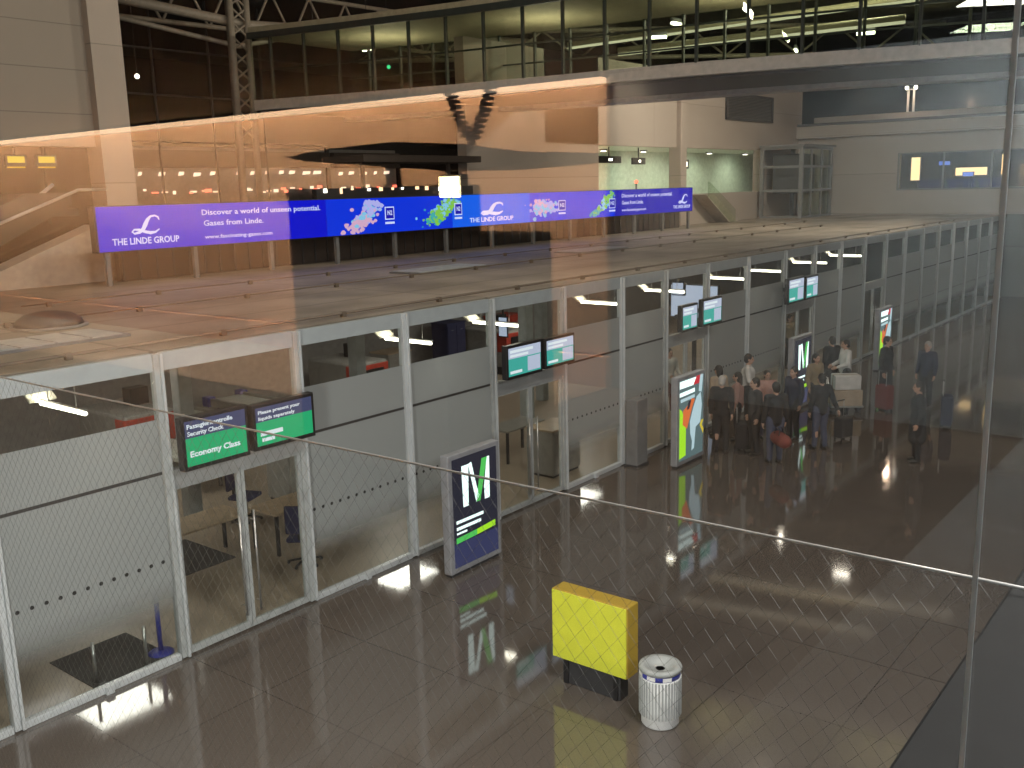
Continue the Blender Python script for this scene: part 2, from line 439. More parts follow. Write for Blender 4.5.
# right hand back wall with lobby opening (plane Y = 22)
w = MB()
w.box(30, EX+.4, 22.0, 22.4, 7.65, 11.0); w.box(49.0, EX+.4, 22.0, 22.4, 4.15, 7.65); w.box(38.2, 49, 22.0, 22.4, 4.15, 5.55)
w.box(25.5, 33.6, 22.0, 22.4, 4.15, 11.0)
struct(w.build('wall_right', 'plaster'))
struct(MB().box(40.0, 40.55, 21.75, 22.4, 4.15, 11.0, bev=.05).build('trim_4', 'plaster'))
slab('wall_lobby', 'lobby', 33.4, 61.5, 26.4, 26.6, 4.15, 8.0)
slab('floor_lobby', 'beige', 30, 61.5, 22.42, 26.4, 5.3, 5.45)
slab('ceiling_lobby', 'lobby', 33.4, 61.5, 22.42, 26.4, 7.7, 7.85)
lv = empty('louvre_grille', 'dark rectangular louvre high on the pale back wall', 'louvre', (47.6, 21.95, 9))
MB().box(44.8, 50.3, 21.9, 22.0, 9.05, 9.12).box(44.8, 50.3, 21.9, 22.0, 10.28, 10.35).box(44.8, 44.9, 21.9, 22., 9.05, 10.35).box(50.2, 50.3, 21.9, 22., 9.05, 10.35).build('frame', 'dark', lv)
b = MB()
for k in range(16): b.box(44.9, 50.2, 21.91, 21.99, 9.13+k*.072, 9.175+k*.072)
b.build('slats', 'darkgrey', lv)
lift = empty('glass_lift', 'glazed lift tower with grey frame beside the lit lobby', 'lift', (50.5, 20.6, 4.15))
for (x, y) in ((48.6, 19.6), (52.6, 19.6), (48.6, 21.7), (52.6, 21.7)): bx('post', 'midgrey', lift, x-.09, x+.09, y-.09, y+.09, 4.15, 7.75)
for z in (4.2, 5.55, 6.75, 7.68): MB().box(48.6, 52.6, 19.52, 19.68, z-.06, z+.06).box(48.52, 48.68, 19.6, 21.7, z-.06, z+.06).build('rail', 'midgrey', lift)
for x in (49.9, 51.3): bx('mullion', 'midgrey', lift, x-.05, x+.05, 19.55, 19.65, 4.2, 7.7)
bx('pane', 'bglass', lift, 48.7, 52.5, 19.59, 19.61, 4.26, 7.62)
bx('cabin', 'darkgrey', lift, 49.2, 51.2, 19.9, 21.4, 5.4, 7.4, bev=.05)
bx('roof', 'midgrey', lift, 48.4, 52.8, 19.4, 21.8, 7.74, 7.85)
# railing and ramp in front of the lobby
rp = empty('ramp', 'pale sloping ramp with glass side below the lobby', 'ramp', (41, 21.4, 4.15))
MB().prism([(41.5, 5.5), (42.3, 5.5), (44.9, 4.17), (43.9, 4.17)], lambda u, v, q: (u, q, v), 21.25, 21.95).build('slope', 'beige', rp)
MB().prism([(41.5, 6.1), (41.6, 6.1), (44.4, 4.75), (44.4, 4.17), (43.9, 4.17), (41.5, 5.45)], lambda u, v, q: (u, q, v), 21.14, 21.18).build('balustrade', 'bglass', rp)
for i, (x, z) in enumerate(((35.2, 7.62), (36.9, 7.62), (38.9, 7.62), (42.5, 7.62), (45.6, 7.62), (49.5, 7.62), (54.0, 7.62))):
    t = empty('downlight', ['leftmost', 'second', 'third', 'fourth', 'fifth', 'sixth', 'rightmost'][i]+' round downlight in the pale green lobby ceiling', 'lamp', (x, 25.2, 7.6), 'lobby downlights')
    MB().lathe(x, 25.2, [(.16, 7.62), (.2, 7.7)], 16).build('ring', 'midgrey', t); MB().lathe(x, 25.2, [(.13, 7.59), (.13, 7.62)], 16).build('lens', 'led_white', t)
    l = bpy.data.lights.new('lobby_spot', 'SPOT'); l.energy = 210; l.spot_size = 2.6; l.spot_blend = .8; l.color = (.92, 1, .78)
    lo = bpy.data.objects.new('lobby_spot', l); C.objects.link(lo); lo.location = (x, 24.3, 7.5); lo.rotation_euler = (math.radians(25), 0, 0)
for nm, x0, x1, z0, z1, lab in (('direction_sign', 36., 37.9, 7.0, 7.3, 'dark hanging direction sign at the left of the lit lobby'), ('direction_sign', 38.9, 40.0, 6.95, 7.25, 'small dark hanging sign right of the lobby direction sign'), ('monitor', 43.7, 44.2, 6.75, 7.2, 'small dark monitor in the middle of the green lobby')):
    t = empty(nm, lab, 'sign', ((x0+x1)/2, 23.6, z0)); bx('board', 'dark', t, x0, x1, 23.6, 23.72, z0, z1, bev=.02); bx('hanger', 'darkgrey', t, (x0+x1)/2-.02, (x0+x1)/2+.02, 23.64, 23.68, z1, 7.7)
    bx('glyph', 'led_white', t, x0+(x1-x0)*.45, x0+(x1-x0)*.6, 23.59, 23.6, z0+.1, z1-.1)
t = empty('warning_lamp', 'tiny red lamp over the blue banner right end', 'lamp', (38.0, 22.9, 5.45)); MB().tube([(38, 22.9, 5.45), (38, 22.9, 6.1)], .04).build('pole', 'darkgrey', t); MB().ball((38, 22.9, 6.17), .09).build('bulb', 'led_red', t)
# dark band and lit mast above the end wall
tr = empty('lit_mast', 'slim pale mast with two lamps above the end wall', 'mast', (56.35, 16.7, 9.55))
for y in (16.55, 16.85):
    bx('post', 'white', tr, 56.30, 56.40, y-.05, y+.05, 9.55, 10.75)
    MB().ball((56.3, y-.08 if y < 16.7 else y+.08, 10.82), .1).build('lamp', 'led_white', tr)
bx('crossbar', 'steel', tr, 56.30, 56.40, 16.4, 17., 10.7, 10.76)
l = bpy.data.lights.new('mast_light', 'POINT'); l.energy = 60; l.color = (1, .7, .5); l.shadow_soft_size = .1
lo = bpy.data.objects.new('mast_light', l); C.objects.link(lo); lo.location = (55.5, 16.7, 10.6)

# landing, stair flank and escalator at far left
fl = empty('staircase', 'pale solid stair flank with glass railing at the far left', 'staircase', (10.5, 22, 4.15))
MB().prism([(8.6, 4.15), (12.6, 4.15), (12.6, 5.4), (11.9, 5.45), (8.6, 3.9+.3)], lambda u, v, q: (u, q, v), 21.5, 22.2).build('flank', 'beige', fl)
MB().prism([(8.6, 4.35), (11.9, 5.55), (11.9, 6.2), (8.6, 5.0)], lambda u, v, q: (u, q, v), 22.3, 22.33).build('balustrade', 'bglass', fl)
MB().tube([(8.4, 22.3, 4.95), (11.9, 22.3, 6.25), (12.6, 22.3, 6.25)], .035).build('handrail', 'steel', fl)
es = empty('escalator', 'escalator with bright handrail rising behind the stair at far left', 'escalator', (9, 24, 4.15))
MB().prism([(6.5, 4.1), (8.6, 4.1), (12.3, 5.9), (12.3, 6.2), (11.2, 6.2)], lambda u, v, q: (u, q, v), 23.4, 24.8).build('truss_body', 'darkgrey', es)
MB().tube([(7.0, 23.45, 4.9), (9.9, 23.45, 5.0), (11.9, 23.45, 6.4)], .045).build('handrail', 'white', es)
MB().prism([(9.3, 4.5), (11.6, 5.9), (11.6, 6.4), (9.3, 5.1)], lambda u, v, q: (u, q, v), 24.7, 24.74).build('balustrade', 'bglass', es)
slab('floor_landing', 'darkgrey', 2, 13.4, 25.2, 40, 5.6, 5.8)
slab('trim_5', 'lobby', 9.2, 10.4, 24.9, 25.3, 4.15, 7.25)
for x0, lab in ((12.05, 'left one of two yellow lit signs under the pale wall at far left'), (12.85, 'right one of two yellow lit signs under the pale wall at far left')):
    t = empty('yellow_sign', lab, 'sign', (x0+.25, 26.2, 6.95), 'yellow lit signs')
    bx('housing', 'dark', t, x0-.03, x0+.52, 26.0, 26.12, 6.93, 7.2); bx('face', 'sign_yellow', t, x0+.03, x0+.46, 25.985, 26.0, 7.0, 7.16)
    bx('under_strip', 'sign_yellow', t, x0, x0+.46, 25.99, 26.0, 6.87, 6.90); bx('strip_housing', 'dark', t, x0, x0+.46, 26.0, 26.06, 6.86, 6.95)
    bx('hanger', 'dark', t, x0+.22, x0+.26, 26.04, 26.08, 7.2, 15)
# shop row far behind the banner
for k, (x0, x1, z, mt, n, lab) in enumerate(((27.6, 33.0, 7.0, 'led_warm', 5, 'orange lit shop sign row far behind the left of the banner'), (33.6, 40.0, 7.05, 'led_warm', 7, 'orange lit shop sign row far behind the middle of the banner'), (41.0, 46, 7.0, 'led_warm', 5, 'orange lit shop sign row far behind above the banner lettering'))):
    sh = empty('shop_front', lab, 'shop', ((x0+x1)/2, 46, 5.0), 'far shop fronts')
    bx('wall', 'inner_wall', sh, x0-.3, x1+.3, 46.1, 46.4, 4.5, 8.6)
    bx('fascia', 'brown', sh, x0-.3, x1+.3, 45.7, 46.1, 7.5, 8.4)
    random.seed(40+k)
    for j in range(n):
        xx = x0+(x1-x0)*j/n
        xx += random.random()*.4; zq = z+.05+random.random()*.06; w_ = .15+random.random()*.4
        MB().prism([(xx, zq), (xx+w_, zq+.03), (xx+w_+.06, zq+.2), (xx+.08, zq+.2)], lambda u, v, q: (u, q, v), 45.95, 46.05).build('sign_letter', 'led_shop', sh)
        for q_ in range(2):
            xq = xx+random.random()*.8; zq = 6.1+random.random()*.25; bx('shelf_light', 'led_red' if random.random() < .6 else 'led_shop', sh, xq, xq+.1+random.random()*.25, 45.95, 46.05, zq, zq+.06+random.random()*.12)
# dark railing with people-lights band behind the banner
bl = empty('balcony', 'dark glazed balcony with small lights just above the blue banner', 'balcony', (21, 21.5, 5.7))
bx('parapet', 'dark', bl, 18.5, 25.3, 21.6, 21.8, 5.5, 6.15); bx('soffit', 'brown', bl, 20.0, 25.3, 21.2, 23.0, 6.9, 7.1)
for xx in (19.0, 22.2, 25.1): bx('leg', 'dark', bl, xx-.06, xx+.06, 21.64, 21.76, 4.16, 5.5)
for xx in (20.4, 24.2): bx('post', 'dark', bl, xx-.05, xx+.05, 21.65, 21.75, 6.15, 6.9)
random.seed(3)
for j in range(12):
    x = 18.7+j*.52+random.random()*.25
    bx('light', 'led_warm' if j % 3 else 'led_white', bl, x, x+.07+random.random()*.07, 21.57, 21.6, 6.0+random.random()*.1, 6.12+random.random()*.05)

# ------------------------------------------------------------------ blue LED banner
BY = 20.
bn = empty('led_banner', 'long blue lit advertising banner above the checkpoint roof', 'banner', (24, BY, 4.15))
bx('cabinet', 'dark', bn, 10.95, 37.8, BY+.005, BY+.22, 4.88, 5.88)
for x0, x1, mt in ((11., 17.4, 'b_violet'), (17.4, 22.4, 'b_blue'), (22.4, 26.3, 'b_sky'), (26.3, 31.6, 'b_blue'), (31.6, 37.75, 'b_deep')):
    bx('screen', mt, bn, x0, x1, BY-.02, BY, 4.90, 5.86)
for x in [11.2+2.2*k for k in range(13)]: bx('leg', 'midgrey', bn, x-.05, x+.05, BY+.05, BY+.15, 4.15, 4.88)
y = BY-.021
def line(*a):
    b = MB(); fit_text(b, *a); b.build('text_line', 'b_text', bn)
line('THE LINDE GROUP', 11.3, 12.95, 5.03, y, .145, .02)
line('Discover a world of unseen potential.', 13.6, 17.2, 5.60, y, .13, .012)
line('Gases from Linde.', 13.63, 15.35, 5.35, y, .13, .012)
line('www.fascinating-gases.com', 13.63, 15.6, 5.05, y, .09, .012)
line('THE LINDE GROUP', 23.2, 25.4, 5.02, y, .14, .02)
line('Discover a world of unseen potential.', 32.1, 36.0, 5.58, y, .14, .012)
line('Gases from Linde.', 32.1, 33.7, 5.32, y, .14, .012)
line('www.fascinating-gases.com', 32.1, 33.9, 5.06, y, .1, .012)
line('THE LINDE GROUP', 36.1, 37.55, 5.04, y, .13, .02)
Lp = [(.93, .72), (.90, .88), (.80, .97), (.66, .93), (.56, .75), (.48, .5), (.40, .25), (.28, .08), (.12, .02), (.05, .12), (.12, .24), (.28, .22), (.45, .10), (.62, .03), (.78, .06), (.92, .22)]
Lw = [.03, .05, .05, .06, .10, .13, .11, .08, .05, .05, .05, .07, .08, .09, .06, .03]
for (x, z, s, hs) in ((11.75, 5.25, .78, .40), (23.7, 5.24, 1.25, .36), (36.5, 5.24, .85, .36)):
    b = MB(); ribbon(b, [(x+u*s, z+v*hs) for u, v in Lp], [q*s*1.0 for q in Lw], y); b.build('logo', 'b_text', bn)
def coral(x0, x1, z0, z1, mats, n, seed, shape):
    random.seed(seed)
    bs = {m: MB() for m in mats}
    for k in range(n):
        t = random.random(); cx, cz, sp_ = shape(t)
        px = x0+(x1-x0)*(cx+random.gauss(0, sp_)); pz = z0+(z1-z0)*min(.95, max(.05, cz+random.gauss(0, sp_*.6)))
        r = .02+random.random()*.055; mm = mats[min(len(mats)-1, int((t+random.gauss(0, .18))*len(mats))) if t >= 0 else 0]
        poly = [(px+r*math.cos(a)*(.7+.5*random.random())*1.4, pz+r*math.sin(a)*(.7+.5*random.random())) for a in [2*PI*q/9 for q in range(9)]]
        poly = [(u, min(5.85, max(4.91, v))) for u, v in poly]
        bs[mm].prism(poly, lambda u, v, q: (u, q, v), BY-.021-.003-.0002*k/ n*10, BY-.021)
    for m_, q in bs.items():
        if q.v: q.build('picture', m_, bn)
coral(18.0, 19.6, 4.92, 5.84, ['p_pink', 'p_pink', 'p_cyan', 'p_lilac'], 190, 11, lambda t: (.25+.55*t-.25*(t-.5)**2, .1+.8*t, .13*(1.1-t*.5)))
coral(21.0, 22.7, 4.92, 5.84, ['p_teal', 'p_green', 'p_green', 'p_cyan', 'p_green'], 170, 12, lambda t: (.2+.6*t, .15+.75*t, .13))
coral(26.3, 27.9, 4.92, 5.84, ['p_cyan', 'p_lilac', 'p_pink', 'p_lilac'], 190, 13, lambda t: (.5, .5, .2))
coral(29.6, 31.4, 4.92, 5.84, ['p_teal', 'p_green', 'p_cyan', 'p_green'], 130, 14, lambda t: (.3+.65*t, .15+.75*t*t, .10))
for (x, s, z) in ((19.55, .36, 5.25), (22.5, .34, 5.27), (27.95, .42, 5.22), (31.2, .42, 5.2)):
    bx('tile_frame', 'b_text', bn, x, x+s, BY-.03, BY-.021, z, z+.36); bx('tile', 'b_deep', bn, x+.03, x+s-.03, BY-.034, BY-.03, z+.03, z+.33)
    b = MB(); fit_text(b, 'N2', x+.09, x+s-.08, z+.13, BY-.035, .13, .02); b.build('symbol', 'b_text', bn)
    bx('caption', 'b_text', bn, x, x+s, BY-.028, BY-.021, z-.12, z-.06)

# things on the roof: rails with brackets, dome, dark fence below the banner
fe = empty('roof_screen', 'dark slatted screen along the roof edge below the banner', 'screen', (24, 21, 4.15))
bx('panel', 'brown', fe, 12.0, 38.5, 21.0, 21.2, 4.15, 4.95)
b = MB()
for k in range(60): b.box(12.05+k*.44, 12.09+k*.44, 20.96, 21.0, 4.15, 4.95)
b.build('ribs', 'darkgrey', fe)
for k, (yy, x0, x1, lab) in enumerate(((11.35, 3, 46, 'long dark guard rail on the roof nearest the glass partition'), (15.1, 4, 40, 'long dark rail along the middle of the roof'), (17.4, 8, 44, 'long dark rail on the roof nearest the banner'))):
    r_ = empty('roof_rail', lab, 'rail', ((x0+x1)/2, yy, 4.15), 'rails on the checkpoint roof')
    MB().tube([(x0, yy, 4.21), (x1, yy, 4.21)], .014 if k else .022, 6).build('bar', 'rail', r_)
    x = x0+.5
    for q in range(20):
        if x > x1: break
        MB().box(x-.04, x+.04, yy-.035, yy+.035, 4.15, 4.235).build('bracket', 'rail', r_); x += 2.2
dm = empty('roof_dome', 'low dark dome on the roof at the far left', 'dome', (7.1, 14.6, 4.15))
MB().lathe(7.1, 14.6, [(.55, 4.15), (.55, 4.19)], 24).build('flange', 'midgrey', dm); MB().lathe(7.1, 14.6, [(.5, 4.19), (.46, 4.27), (.34, 4.35), (.15, 4.39), (.02, 4.40)], 24).build('cap', 'darkgrey', dm)
for k, (x, yy) in enumerate(((5.6, 13.0), (17, 15.9), (24, 16.2))):
    sk = empty('skylight', ['greenish flat skylight on the roof at far left', 'flat skylight on the roof below the banner lettering', 'flat skylight on the roof below the banner picture'][k], 'skylight', (x, yy, 4.15), 'flat skylights')
    MB().box(x-.9, x+1.6, yy-.5, yy+.5, 4.152, 4.19).build('curb', 'midgrey', sk)
    b = MB()
    for q in range(5): b.box(x-.85+q*.48, x-.85+q*.48+.44, yy-.45, yy+.45, 4.19, 4.205)
    b.build('panes', 'pillar', sk)

# ------------------------------------------------------------------ glass partition
PX = [2.2, 4.41, 6.61, 8.81, 11.01, 13.21, 15.41, 17.58, 19.45, 21.5, 23.8, 26.2, 28.4, 30.6, 32.8, 35.0, 37.2, 39.4, 41.6, 43.8, 46, 48.2, 50.4, 52.6]
DOORS = {2: 0, 5: 1, 8: 2, 11: 3, 14: 4}
ordw = ['nearest', 'second', 'third', 'fourth', 'fifth']
bay_lab = {0: 'frosted glass partition bay at the far left edge', 1: 'large frosted glass bay left of the nearest double door', 3: 'frosted glass bay just right of the nearest double door', 4: 'frosted glass bay behind the nearest advertising stand',
           6: 'frosted glass bay just right of the second double door', 7: 'frosted glass bay behind the colourful poster stand', 9: 'frosted glass bay just right of the third double door, behind the crowd', 10: 'frosted glass bay left of the fourth double door', 12: 'dim frosted glass bay right of the fourth double door', 13: 'dim frosted glass bay left of the fifth double door'}
for i in range(len(PX)-1):
    a, c = PX[i], PX[i+1]
    if i in DOORS:
        d = DOORS[i]
        t = empty('glass_double_door', ordw[d]+' clear glass double door under a pair of lit screens' if d < 4 else 'farthest dim glass double door in the partition', 'door', ((a+c)/2, FY, 0), 'double doors in the glass partition')
    else:
        t = empty('glass_partition_bay', bay_lab.get(i, 'dim far frosted glass bay beyond the fifth double door'), 'partition', ((a+c)/2, FY, 0), 'frosted bays of the glass partition')
    # post at the right end of each bay (and left end of the first)
    for x in ([a, c] if i == 0 else [c]):
        w_ = .055
        MB().box(x-w_, x+.02, FY-.06, FY+.06, 0.02, 4.12, bev=.008).build('post', 'pillar' if i % 3 else 'alu', t)
        bx('cover_strip', 'alu', t, x+.022, x+w_, FY-.09, FY+.02, .02, 4.12)
    x0, x1 = a+.06, c-.06
    bx('header', 'header', t, x0, x1, FY-.03, FY+.03, 3.90, 4.13)
    if i in DOORS:
        bx('upper_pane', 'pglass', t, x0, x1, FY-.006, FY+.006, 2.6, 3.9)
        bx('transom', 'transom', t, x0, x1, FY-.07, FY+.05, 2.38, 2.60, bev=.006)
        m_ = (x0+x1)/2
        for (u, v_, hx) in ((x0, m_-.005, m_-.12), (m_+.005, x1, m_+.12)):
            lf = MB().box(u+.05, v_-.05, FY-.007, FY+.007, .12, 2.33).build('leaf_pane', 'pglass', t)
            MB().box(u, u+.055, FY-.03, FY+.03, .03, 2.37).box(v_-.055, v_, FY-.03, FY+.03, .03, 2.37).box(u+.055, v_-.055, FY-.03, FY+.03, .03, .12).box(u+.055, v_-.055, FY-.03, FY+.03, 2.32, 2.37).build('leaf_frame', 'pillar', t)
            MB().tube([(hx, FY-.09, .25), (hx, FY-.09, 1.75)], .016).tube([(hx, FY-.09, .4), (hx, FY-.01, .4)], .01).tube([(hx, FY-.09, 1.6), (hx, FY-.01, 1.6)], .01).build('handle', 'steel', lf)
    else:
        bx('lower_panel', 'frost_lo', t, x0, x1, FY-.006, FY+.006, .10, 2.56)
        bx('middle_seal', 'joint', t, x0, x1, FY-.012, FY+.012, 2.56, 2.60)
        bx('frosted_panel', 'frost_hi', t, x0, x1, FY-.006, FY+.006, 2.60, 3.28)
        bx('clear_pane', 'pglass', t, x0, x1, FY-.006, FY+.006, 3.28, 3.90)
        b = MB(); n = int((x1-x0)/.17)
        for q in range(n):
            xx = x0+.1+q*.17
            b.prism([(xx+.026*math.cos(2*PI*s/10), 1.41+.026*math.sin(2*PI*s/10)) for s in range(10)], lambda u, v, w_: (u, w_, v), FY-.009, FY-.006)
        b.build('marker_dots', 'dot', t)
        MB().box(x0, x1, FY-.05, FY+.05, 0.0, .09, bev=.008).build('base_rail', 'alu', t)
        bx('clamp', 'alu', t, (x0+x1)/2-.05, (x0+x1)/2+.05, FY-.10, FY-.05, .0, .10)

# lean grey pillars in front of the partition (fire posts) near third door
pl = empty('grey_post', 'short grey upright cabinet against the glass left of the poster stand', 'post', (17.7, 10.6, 0))
MB().box(17.55, 18.0, 10.55, 10.85, 0, 1.5, bev=.02).build('body', 'midgrey', pl); bx('plinth', 'dark', pl, 17.53, 18.02, 10.53, 10.87, 0, .05)

# ------------------------------------------------------------------ screens over the doors
def screen(x0, x1, z0, z1, label, kind, group='screens over the doors'):
    y0 = 10.55
    t = empty('wall_screen', label, 'screen', ((x0+x1)/2, y0, z0), group)
    MB().box(x0, x1, y0, y0+.12, z0, z1, bev=.012).build('housing', 'black', t)
    bx('bracket', 'darkgrey', t, (x0+x1)/2-.06, (x0+x1)/2+.06, y0+.12, FY-.06, (z0+z1)/2-.05, (z0+z1)/2+.05)
    a, c, p, q = x0+.05, x1-.05, z0+.06, z1-.05; sp_ = p+(q-p)*.62
    yy = y0-.004
    hi = 's_navy'; lo = 's_green'
    if kind >= 2: hi = 's_pale'; lo = 's_teal'
    bx('upper_field', hi, t, a, c, yy, y0+.001, sp_, q); bx('lower_field', lo, t, a, c, yy, y0+.001, p, sp_)
    b = MB(); W = c-a; hh = q-p
    if kind == 0:
        fit_text(b, 'Passagierkontrolle', a+.03, a+W*.78, q-hh*.17, yy-.003, hh*.10, .02)
        fit_text(b, 'Security Check', a+.03, a+W*.62, q-hh*.33, yy-.003, hh*.10, .02)
        fit_text(b, 'Economy Class', a+.05, a+W*.88, p+hh*.2, yy-.003, hh*.13, .03)
    elif kind == 1:
        fit_text(b, 'Please present your', a+.04, a+W*.78, q-hh*.17, yy-.003, hh*.09, .015)
        fit_text(b, 'liquids separately', a+.04, a+W*.68, q-hh*.33, yy-.003, hh*.09, .015)
        b.box(a+.06, a+W*.45, yy-.003, yy, p+hh*.25, p+hh*.36); b.box(a+.08, a+W*.3, yy-.003, yy, p+hh*.1, p+hh*.19)
    else:
        b.box(a+.04, a+W*.75, yy-.003, yy, q-hh*.18, q-hh*.08); b.box(a+.04, a+W*.6, yy-.003, yy, q-hh*.33, q-hh*.24)
        b.box(a+.04, a+W*.4, yy-.003, yy, p+hh*.08, p+hh*.18)
        bx('inset_field', 's_pale', t, a+W*.58, c-.02, yy-.002, yy, p+.03, sp_-.02)
    b.build('lettering', 's_white', t)
DX = 10.55/FY
def scr(x0, x1, z0, z1, label, kind):   # facade-plane measures pulled forward to the screens' own plane
    k = DX; screen(x0*k, x1*k, H+(z0-H)*k, H+(z1-H)*k, label, kind)
scr(6.88, 7.93, 2.50, 3.22, 'large green and navy screen left over the nearest door', 0)
scr(8.0, 9.1, 2.52, 3.18, 'large green and navy screen right over the nearest door', 1)
scr(13.66, 14.75, 2.56, 3.20, 'green and white screen left over the second door', 2)
scr(14.85, 15.85, 2.58, 3.18, 'pale screen right over the second door', 3)
scr(20.3, 21.1, 2.58, 3.22, 'small green screen left over the third door', 2)
scr(21.35, 22.4, 2.58, 3.26, 'small green screen right over the third door', 2)
scr(26.6, 27.75, 2.56, 3.3, 'dim blue screen left over the fourth door', 3)
scr(27.9, 28.85, 2.56, 3.26, 'dim blue screen right over the fourth door', 3)

# ------------------------------------------------------------------ advertising stands
SY = 9.8
def stand(x0, label, kind):
    x1 = x0+1.26
    t = empty('advertising_stand', label, 'advertising stand', ((x0+x1)/2, SY+.07, 0), 'advertising stands in the hall')
    MB().box(x0, x1, SY, SY+.16, .04, 2.0, bev=.02).build('body', 'standgrey', t)
    bx('plinth', 'dark', t, x0+.03, x1-.03, SY+.02, SY+.14, 0, .04)
    a, c = x0+.09, x1-.09; y = SY-.004
    P = lambda poly, mt, nm, k=1: MB().prism(poly, lambda u, v, w_: (a+(c-a)*u, w_, .14+1.78*v), y-.004*k-.002, y-.004*(k-1)).build(nm, mt, t)
    if kind == 'M':
        P([(0, .22), (1, .22), (1, 1), (0, 1)], 'a_dark', 'poster', 1)
        P([(0, 0), (1, 0), (1, .22), (0, .22)], 'a_blue', 'poster_foot', 1)
        lt = bpy.data.objects.new('logo', None); C.objects.link(lt); lt.parent = t; lt.matrix_parent_inverse = t.matrix_basis.inverted()
        zz = lambda v: v
        def Q(poly, mt): MB().prism(poly, lambda u, v, w_: (a+(c-a)*u, w_, .14+1.78*v), y-.012, y-.006).build('stroke', mt, lt)
        Q([(.22, .54), (.33, .54), (.35, .92), (.20, .92)], 'a_white')
        Q([(.35, .92), (.51, .545), (.58, .60), (.52, .70), (.42, .93)], 'a_white')
        Q([(.51, .545), (.60, .545), (.78, .93), (.66, .93)], 'a_green')
        Q([(.78, .93), (.83, .93), (.82, .54), (.71, .54), (.70, .66)], 'a_white')
        b = MB()
        for z, u in ((.405, .66), (.345, .60)):
            b.box(a+.06, a+(c-a)*u, y-.012, y-.006, .14+1.78*z, .14+1.78*(z+.028))
        b.box(a+.06, a+(c-a)*.28, y-.012, y-.006, .14+1.78*.305, .14+1.78*.322)
        b.build('lettering', 'a_white', t)
        P([(0.04, .225), (.5, .235), (.5, .285), (.04, .275)], 'a_green', 'green_swoosh', 3)
        P([(.5, .235), (.93, .25), (.93, .305), (.5, .285)], 'a_lime', 'lime_swoosh', 3)
    else:
        P([(0, 0), (1, 0), (1, 1), (0, 1)], 'a_teal', 'poster', 1)
        P([(.0, .90), (.55, .90), (.68, .99), (0, .99)], 'a_white', 'headline_panel', 2)
        P([(.55, .90), (.88, .90), (.88, 1), (.68, 1)], 'a_red', 'red_corner', 2)
        P([(0, .80), (.62, .81), (.62, .86), (0, .85)], 'a_white', 'text_line', 2)
        P([(.04, .73), (.62, .74), (.62, .78), (.04, .77)], 'a_pale', 'text_line', 2)
        P([(0, .03), (.26, .05), (.26, .42), (.10, .62), (0, .66)], 'a_lime', 'lime_stripe', 2)
        P([(.12, .45), (.3, .38), (.5, .62), (.62, .72), (.5, .74), (.3, .66), (.14, .62)], 'a_orange', 'orange_shape', 3)
        P([(.28, .62), (.38, .62), (.46, .72), (.36, .72)], 'a_dark', 'dark_stripe', 4)
        P([(.5, .08), (.6, .1), (.66, .36), (.86, .4), (.92, .62), (.86, .78), (.7, .74), (.56, .62), (.42, .46), (.44, .3), (.52, .2)], 'a_pale', 'pale_shape', 4)
        P([(.84, .36), (.98, .24), (1., .3), (.92, .36), (1, .42), (.9, .42)], 'a_yellow', 'yellow_shape', 5)
        P([(.78, .8), (.9, .78), (.96, 1.), (.84, 1.)], 'a_pale', 'pale_strip', 4)
    return t
stand(10.66, 'nearest dark advertising stand with white and green M logo, by the glass', 'M')
stand(17.95, 'advertising stand with colourful lime, orange and white poster', 'poster')
stand(24.2, 'second advertising stand with white M logo, amid the crowd', 'M')
stand(31.1, 'farthest advertising stand, pale poster with yellow stripe', 'poster')

# ------------------------------------------------------------------ yellow board and litter bin
yb = empty('yellow_display_board', 'bright yellow square display box on a dark base in the hall', 'display board', (9.15, 6.07, 0))
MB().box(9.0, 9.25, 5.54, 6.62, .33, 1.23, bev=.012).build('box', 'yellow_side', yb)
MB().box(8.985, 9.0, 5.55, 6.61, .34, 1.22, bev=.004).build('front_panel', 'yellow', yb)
MB().box(9.04, 9.22, 5.66, 6.5, 0, .33, bev=.01).build('base', 'dark', yb)
for yy in (5.72, 6.44): bx('strut', 'black', yb, 9.02, 9.04, yy-.03, yy+.03, 0, .33)
lbn = empty('litter_bin', 'round white slatted litter bin beside the yellow board', 'litter bin', (8.93, 5.1, 0))
cx, cy_ = 8.93, 5.06
MB().lathe(cx, cy_, [(.20, 0), (.215, .02), (.215, .10), (.235, .13), (.235, .60), (.235, .60)], 40).build('body', 'offwhite', lbn)
b = MB()
for k in range(40):
    a = 2*PI*k/40
    b.box(-.006, .006, -.006, .006, .14, .59)
    for q in range(8):
        v = b.v[-8+q]; b.v[-8+q] = (cx+math.cos(a)*(.2365+v[0])-math.sin(a)*v[1]*1.6, cy_+math.sin(a)*(.2365+v[0])+math.cos(a)*v[1]*1.6, v[2])
b.build('slats', 'pillar', lbn)
MB().lathe(cx, cy_, [(.228, .60), (.228, .665)], 40).build('blue_band', 'blue', lbn)
for a in (2.4, 3.2, 4.0):
    MB().prism([(-.05, .61), (.05, .61), (.05, .655), (-.05, .655)], lambda u, v, w_, a=a: (cx+math.cos(a)*w_-math.sin(a)*u, cy_+math.sin(a)*w_+math.cos(a)*u, v), .225, .234).build('label_plate', 'offwhite', lbn)
MB().lathe(cx, cy_, [(.24, .665), (.245, .70), (.235, .72), (.17, .715), (.15, .68), (.02, .66)], 40).build('lid', 'pillar', lbn)
